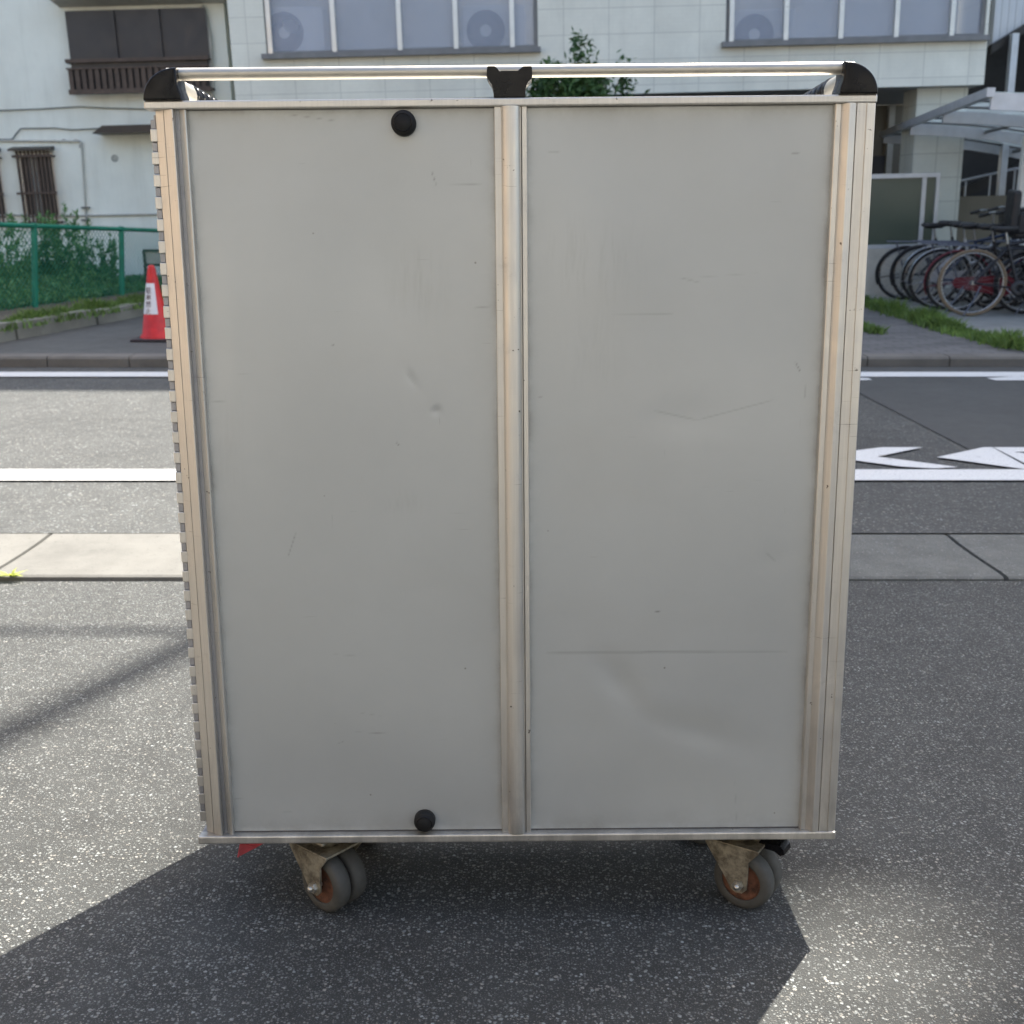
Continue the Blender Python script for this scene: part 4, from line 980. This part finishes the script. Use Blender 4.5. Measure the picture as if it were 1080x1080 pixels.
# front panels: fine grids carrying dents, scrapes and streaks
def smooth01(t): t = np.clip(t, 0, 1); return t*t*(3-2*t)
def seg(X, Z, a, b, w, soft=1.6):
    ax, az = a; bx_, bz = b; dx, dz = bx_-ax, bz-az; L2 = dx*dx+dz*dz
    t = np.clip(((X-ax)*dx + (Z-az)*dz)/L2, 0, 1); d = np.hypot(X-ax-t*dx, Z-az-t*dz); tap = np.minimum(1, np.minimum(t, 1-t)*5+.35)
    return np.clip(1 - d/(w*soft), 0, 1)*tap
def px2(p): q = BL(p[0], p[1], .008); return (q.x, q.z)
def panel(x0, x1, scr, dents, streaks):
    st_ = .0022; nx = int((x1-x0)/st_); nz = int((z1c-z0c)/st_)
    xs = np.linspace(x0, x1, nx+1); zs = np.linspace(z0c+.0005, z1c-.0005, nz+1); X, Z = np.meshgrid(xs, zs)
    Y = np.full_like(X, .008); mk = np.zeros_like(X); sk = np.zeros_like(X)
    # gentle oil-canning of the sheet (fixed at its edges)
    u = (X-x0)/(x1-x0); v = (Z-z0c)/(z1c-z0c); edge = smooth01(u*9)*smooth01((1-u)*9)*smooth01(v*14)*smooth01((1-v)*14)
    ph = x0*13
    Y += edge*(.0009*np.sin(u*3.1+ph)*np.sin(v*6.2+1.3*np.sin(u*2+ph)) + .0005*np.sin(v*13+u*4+ph))
    for (p, rr, dep, asp, an) in dents:
        cx_, cz = px2(p); ca, sa = math.cos(an), math.sin(an); U = (X-cx_)*ca + (Z-cz)*sa; V = -(X-cx_)*sa + (Z-cz)*ca
        Y += dep*np.exp(-((U/rr)**2 + (V/(rr*asp))**2))*edge
    for (a, b, w, k) in scr: mk = np.maximum(mk, k*seg(X, Z, px2(a), px2(b), w))
    rng = np.random.default_rng(int(abs(x0)*1000))
    for (p, rx, rz, k) in streaks:
        cx_, cz = px2(p); env = np.exp(-(((X-cx_)/rx)**2 + ((Z-cz)/rz)**2))
        wob = X + .0012*np.sin(Z*90 + 40*X) ; s_ = np.zeros_like(X)
        for q in range(60):
            xc = cx_ + rng.uniform(-rx*1.3, rx*1.3); zc = cz + rng.uniform(-rz*.8, rz*.8); hl = rng.uniform(.2, .7)*rz
            s_ = np.maximum(s_, np.clip(1 - np.abs(wob-xc)/.0020, 0, 1)*np.clip(1.4 - np.abs(Z-zc)/hl, 0, 1)*rng.uniform(.4, 1))
        sk = np.maximum(sk, env*s_*k)
    me = bpy.data.meshes.new('panel'); vs = np.stack([X, Y, Z], -1).reshape(-1, 3)
    idx = np.arange((nx+1)*(nz+1)).reshape(nz+1, nx+1); fs = np.stack([idx[:-1,:-1], idx[:-1,1:], idx[1:,1:], idx[1:,:-1]], -1).reshape(-1, 4)
    me.from_pydata(vs.tolist(), [], fs.tolist()); me.polygons.foreach_set('use_smooth', [True]*len(fs))
    rim = np.maximum(np.maximum(np.exp(-(X-x0)/.006), np.exp(-(x1-X)/.006)), np.maximum(np.exp(-(Z-z0c)/.016), np.exp(-(z1c-Z)/.010)))
    for nm, arr in (('mark', mk), ('streak', sk), ('rim', rim)):
        at = me.attributes.new(nm, 'FLOAT', 'POINT'); at.data.foreach_set('value', arr.reshape(-1).astype(np.float32))
    me.materials.append(M['panel']); me.update(); o = bpy.data.objects.new('panel', me); C.objects.link(o); o.parent = cart; return o
panel(-hw+.0515, -.0213,
      [((455,180),(460,195),.0006,.8), ((456,196),(508,194),.0006,.45), ((312,562),(304,587),.0007,.6), ((375,772),(415,774),.0006,.55), ((352,690),(378,692),.0006,.3), ((380,752),(402,755),.0005,.3), ((300,120),(358,128),.0005,.5), ((355,785),(362,782),.0005,.5), ((500,325),(518,323),.0010,.45), ((222,423),(240,424),.0006,.4), ((428,393),(438,406),.0009,.25), ((418,466),(421,470),.0008,.8), ((350,364),(352,364),.0010,.8), ((247,842),(258,843),.0008,.4), ((298,856),(308,856),.0007,.4)]
      + [((235+k*9, 118),(240+k*9, 118.5), .0016, .25) for k in range(3)],
      [((460,434), .0060, .0011, 1, 0), ((434,400), .006, .0007, 2.2, .5), ((420,300), .05, .0012, 1.5, .3), ((448,622), .016, .0003, .7, .2), ((262,330), .005, .0002, 1, 0)],
      [((440,300), .035, .05, .9), ((240,470), .02, .08, .5), ((425,530), .03, .02, .6)])
panel(.0213, hw-.0518,
      [((577,688.5),(690,688),.0014,.55), ((640,688),(830,687),.0010,.55), ((672,687.5),(760,687.5),.0013,.6), ((690,433),(735,443),.0012,.35), ((735,443),(815,422),.0010,.35), ((839,382),(844,392),.0008,.8), ((850,405),(849,420),.0006,.5), ((835,162),(843,162),.0010,.7), ((691,645),(696,645),.0009,.9), ((645,214),(654,214),.0006,.6), ((578,160),(590,160),.0006,.4), ((718,293),(738,298),.0009,.35), ((716,294),(800,288),.0006,.2), ((645,331),(710,331),.0006,.4), ((745,492),(758,492),.0006,.4), ((683,788),(695,788),.0005,.6), ((808,583),(818,592),.0012,.35), ((565,420),(573,418),.0006,.5), ((775,825),(777,870),.0005,.3)],
      [((655,722), .050, .0034, .45, -.9), ((725,768), .09, .0032, .28, -.33), ((690,750), .06, -.0016, .5, -.5), ((640,270), .06, -.0016, 1.4, 0), ((815,590), .02, .0003, .6, .4), ((640,860), .03, .0006, .5, 0), ((720,440), .05, .0006, .5, 0)],  # deepest dents put a curved reflection into the sheet's shape
      [((625,275), .055, .055, 1.0), ((625,370), .035, .06, .6), ((560,230), .02, .03, .3)])  # streaks paint this panel's streaky sheen into the colour
# sides, back, top, floor
bar('side_panel', -hw+.012, -hw+.022, .0505, DP-.04, zB+.01, z1c, M['panel'])
bar('side_panel', hw-.014, hw-.004, .0525, DP-.04, zB+.01, z1c, M['panel'])
bar('back_panel', -hw+.02, hw-.02, DP-.012, DP-.004, zB+.01, z1c, M['panel'])
bar('corner_post', -hw, -hw+.05, DP-.0395, DP, z0c, z1c, M['alu_frame']); bar('corner_post', hw-.05, hw, DP-.0395, DP, z0c, z1c, M['alu_frame'])
bar('roof_panel', -hw+.001, hw-.001, .0205, DP, z1c+.002, zT-.002, M['alu_frame'])
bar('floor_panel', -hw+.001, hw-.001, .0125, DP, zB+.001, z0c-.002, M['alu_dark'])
# hinge
m = MB(); m2 = MB(); pit = .0283; zz = z1c - .010; hxx = -hw + .0050
m2.tube([(hxx, .021, z1c-.004), (hxx, .021, zz-.004)], .0016, 8)
while zz - pit > z0c + .002:
    m2.bbox((hxx-.0042, .0135, zz-.0118), (hxx+.0028, .024, zz-.0002), .0010)
    m.bbox((hxx-.0048, .0115, zz-.0281), (hxx+.0040, .0242, zz-.0120), .0010)
    zz -= pit
hg = m.build('hinge', M['alu_frame'], cart); m2.build('inner_knuckles', M['alu_dark'], hg)
# knobs
def knob(px, py, rp):
    c = BL(px, py, -.006); r_ = rp * 1.42/F*1.03
    r_ = (BL(px+rp, py, -.006) - c).length
    m = MB(); Mx = Matrix.Translation((c.x, .008, c.z)) @ Matrix.Rotation(R(90), 4, 'X')
    m.lathe([(0,.0165), (r_*.70, .0165), (r_*.74, .0155), (r_*.76, .0135), (r_*.80, .0135), (r_*.96, .0115), (r_, .009), (r_, .0), (0, 0)], 36, Mx); k = m.build('bumper', M['rubber'], cart)
    m = MB(); m.lathe([(r_*.66, .0167), (r_*.70, .0172), (r_*.74, .0160)], 36, Mx); m.build('bumper_rim', M['blackplastic'], k)
knob(425, 129, 13.2); knob(447.5, 868.5, 11.2)
# top rails and brackets
yR = .012; rr_ = .0079
pl, pr = BL(186, 77.5, yR), BL(890, 73, yR); zr = (pl.z + pr.z)/2
m = MB(); m.tube([(pl.x-.012, yR, zr), (pr.x+.012, yR, zr)], rr_, 24); m.build('handrail', M['tube'], cart)
m = MB(); m.tube([(pl.x-.012, DP-.02, zr), (pr.x+.012, DP-.02, zr)], rr_, 20); m.build('handrail', M['tube'], cart)
zt0 = zT + .0002; bw_ = BL(188, 80, 0).x + hw; bh_ = BL(170, 72, 0).z - zt0
def bracket(sx, y0, y1):
    m = MB(); poly = []
    for i in range(13): a = math.pi/2*i/12; poly.append((sx*(hw - bw_*.98 + bw_*.98*math.cos(a)), zt0 + bh_*math.sin(a)**.95))
    xin = sx*(hw - bw_*.98)
    poly += [(xin, zt0 + bh_*.60), (xin + sx*-.001, zt0 + bh_*.42), (xin - sx*.004, zt0 + bh_*.2), (xin - sx*.005, zt0)]
    if sx > 0: poly = poly[::-1]
    bm = bmesh.new(); mbq = MB(); mbq.prism(poly, y0, y1)
    vs = [bm.verts.new(v) for v in mbq.v]; [bm.faces.new([vs[i] for i in f]) for f in mbq.f]
    bmesh.ops.recalc_face_normals(bm, faces=bm.faces[:])
    es = [e for e in bm.edges if abs(e.verts[0].co.y - e.verts[1].co.y) < 1e-6]
    bmesh.ops.bevel(bm, geom=es, offset=.0025, segments=3, affect='EDGES', profile=.5)
    for f in bm.faces: f.smooth = True
    me = bpy.data.meshes.new('corner_bracket'); bm.to_mesh(me); bm.free(); me.materials.append(M['blackplastic'])
    me.set_sharp_from_angle(angle=R(35))
    o = bpy.data.objects.new('corner_bracket', me); C.objects.link(o); o.parent = cart; return o
for sx in (-1, 1):
    bracket(sx, -.008, .034); bracket(sx, DP-.036, DP)
    # ribbed side grip running back from the corner
    xg = sx*(hw - .022); m = MB(); m.tube([(xg, .030, zr-.010), (xg, .118, zr-.010)], .0150, 20)
    m.tube([(xg, .11, zr-.009), (xg, DP-.03, zr-.009)], .007, 16); sg = m.build('side_rail', M['tube'], cart)
    m = MB()
    for k in range(6):
        yy = .122 + k*.028; m.lathe([(.009,-.0145), (.0145,-.010), (.0165,0), (.0145,.010), (.009,.0145)], 20, Matrix.Translation((xg, yy, zr-.009)) @ Matrix.Rotation(R(90), 4, 'X'))
    m.build('ribbed_grip', M['blackplastic'], sg)
# centre bracket
pp = [(513.7,70.5),(514.5,69.6),(521.5,69.6),(523,70.5),(527,74.6),(546,74.4),(550,71.2),(552,69.8),(560,69.6),(561,70.5),(561.3,80),(560.8,83),(557.5,86),(555,90),(554.4,95),(554.2,103.5),(520.8,103.8),(520.2,95),(518.6,89),(515,84),(513.2,80)]
poly = [(BL(a, b+.0, -.004).x, BL(a, b, -.004).z) for a, b in pp]
poly = [(a, max(b, zt0)) for a, b in poly]
m = MB(); m.prism(poly, -.004, .028); o = m.build('centre_bracket', M['blackplastic'], cart)
md = o.modifiers.new('bevel', 'BEVEL'); md.width = .0014; md.segments = 2; md.limit_method = 'ANGLE'
# casters ------------------------------------------------------------
ground_l = lambda xl, yl: 0
def ground_local(xl, yl):      # local z of the forecourt under (xl, yl)
    a = MC @ Vector((xl, yl, 0)); b = MC @ Vector((xl, yl, -1)); d = b - a
    ga_, gb_ = a.z - apron_z(a.y), b.z - apron_z(b.y); return -ga_/(ga_-gb_)
def caster(px, py, yaw, yl=None, xl=None, brake=False):
    if xl is None:
        g = A(px, py); lo = MCi @ g; xl, yl = lo.x, lo.y
    zg = ground_local(xl, yl); zp = zB - .001; r_ = .0465; wz = zg + r_ - .0008
    Ry = Matrix.Rotation(yaw, 4, 'Z')      # axle along local Y turned by yaw
    T = Matrix.Translation((xl, yl, 0)) @ Ry
    def tr(mb): mb.v = [tuple(T @ Vector(v)) for v in mb.v]; return mb
    # fork: top plate, swivel ring, bent yoke offset from the wheel (trail)
    m = MB(); tx = -.016
    m.bbox((tx-.040, -.040+.03, zp-.0045), (tx+.045, .044+.03, zp), .001)
    m.lathe([(.001, zp-.0045), (.027, zp-.0045), (.030, zp-.012), (.026, zp-.025), (.001, zp-.025)], 28, Matrix.Translation((tx, .034, 0)))
    yo0, yo1 = -.0045, .066
    zt_ = zp - .0255
    m.bbox((-.056, yo0, zt_-.004), (.029, yo1, zt_), .001)
    for y in (yo0-.001, yo1-.002):
        poly = [(-.056, zt_-.002), (-.055, zt_-.006), (-.020, wz+.004), (-.0125, wz-.009), (-.004, wz-.014), (.006, wz-.013), (.0125, wz-.006), (.0135, wz+.004), (.0145, zt_-.022), (.029, zt_-.004), (.029, zt_-.002)]
        m.prism(poly, y, y+.003)
    fk = tr(m).build('caster', M['zinc'], cart)
    for y0 in (.0035, .0355):
        w = MB(); Mx = Matrix.Translation((0, y0, wz)) @ Matrix.Rotation(R(-90), 4, 'X')
        w.lathe([(.0305, .001), (.033, .0), (.041, .0008), (.0448, .004), (.0465, .009), (.0465, .019), (.0448, .024), (.041, .027), (.033, .028), (.0305, .027), (.0305, .001)], 44, Mx)
        tr(w).build('wheel', M['wheel'], fk)
        w = MB(); w.lathe([(.0, .004), (.008, .003), (.012, .006), (.027, .0065), (.0305, .003), (.0305, .025), (.027, .021), (.0, .021)], 36, Mx)
        tr(w).build('hub', M['rust'], fk)
    w = MB(); w.tube([(0, -.009, wz), (0, .073, wz)], .0042, 12); w.lathe([(.0, .0), (.0085, .0), (.0085, .006), (.0, .006)], 6, Matrix.Translation((0, -.0055, wz)) @ Matrix.Rotation(R(90), 4, 'X'), False)
    w.lathe([(.0, .006), (.0055, .006), (.004, .011), (.0, .012)], 12, Matrix.Translation((0, -.0055, wz)) @ Matrix.Rotation(R(90), 4, 'X')); tr(w).build('axle', M['steel'], fk)
    if brake:
        w = MB(); w.prism([(.020, zt_+.002), (.052, zt_+.004), (.058, zt_-.001), (.060, zt_-.008), (.053, zt_-.012), (.045, zt_-.007), (.02, zt_-.006)], .022, .050); tr(w).build('brake_pedal', M['blackplastic'], fk)
    return fk
caster(336, 962.5, R(-40)); caster(779, 960, R(-33), brake=True)
caster(0, 0, R(-70), DP-.09, -.30); caster(0, 0, R(20), DP-.09, .33)
# red webbing end hanging below the frame
m = MB(); a = BL(262, 888, .02); b_ = BL(250, 903.5, .01); c_ = BL(276, 890, .03)
pts = [BL(254, 889, .02), BL(279, 889, .035), BL(270, 894, .03), BL(251, 904, .015)]
back = [p + Vector((.001, .004, .001)) for p in pts]
m.add([tuple(p) for p in pts + back], [(0,1,2,3), (7,6,5,4), (0,4,5,1), (1,5,6,2), (2,6,7,3), (3,7,4,0)])
m.tube([pts[0], pts[2]], .0013, 6); m.tube([pts[0]+Vector((0,-.001,0)), pts[3]], .0013, 6)
m.build('red_strap_end', M['redtag'], cart)

# ================================================================== LIGHT, SKY, CAMERA
w = bpy.data.worlds.new("World"); sc.world = w; w.use_nodes = True; nt = w.node_tree; nt.nodes.clear()
sk = nt.nodes.new('ShaderNodeTexSky'); sk.sky_type = 'NISHITA'; sk.sun_disc = False; sk.sun_elevation = EL; sk.sun_rotation = AZ; sk.air_density = 1.2; sk.dust_density = 4.0; sk.ozone_density = .6
bg = nt.nodes.new('ShaderNodeBackground'); bg.inputs[1].default_value = .115; ou = nt.nodes.new('ShaderNodeOutputWorld')
nt.links.new(sk.outputs[0], bg.inputs[0]); nt.links.new(bg.outputs[0], ou.inputs[0])
sl = bpy.data.lights.new('sun', 'SUN'); sl.energy = 4.4; sl.angle = R(.53); sl.color = (1, .955, .87); so = bpy.data.objects.new('sun', sl); C.objects.link(so)
so.rotation_euler = SUN.to_track_quat('Z', 'Y').to_euler(); so.location = (0, 0, 20)
cd = bpy.data.cameras.new('camera'); cam = bpy.data.objects.new('camera', cd); C.objects.link(cam); sc.camera = cam
cam.location = CAM; cam.rotation_euler = (R(90) - TH, 0, 0); cd.sensor_width = 36; cd.sensor_fit = 'HORIZONTAL'; cd.lens = F/1080*36; cd.clip_end = 400; cd.clip_start = .05
cd.dof.use_dof = True; cd.dof.focus_distance = 1.55; cd.dof.aperture_fstop = 10
sc.view_settings.view_transform = 'Standard'; sc.view_settings.look = 'None'; sc.view_settings.gamma = 1; sc.view_settings.exposure = 1.75
sc.render.engine = 'CYCLES'
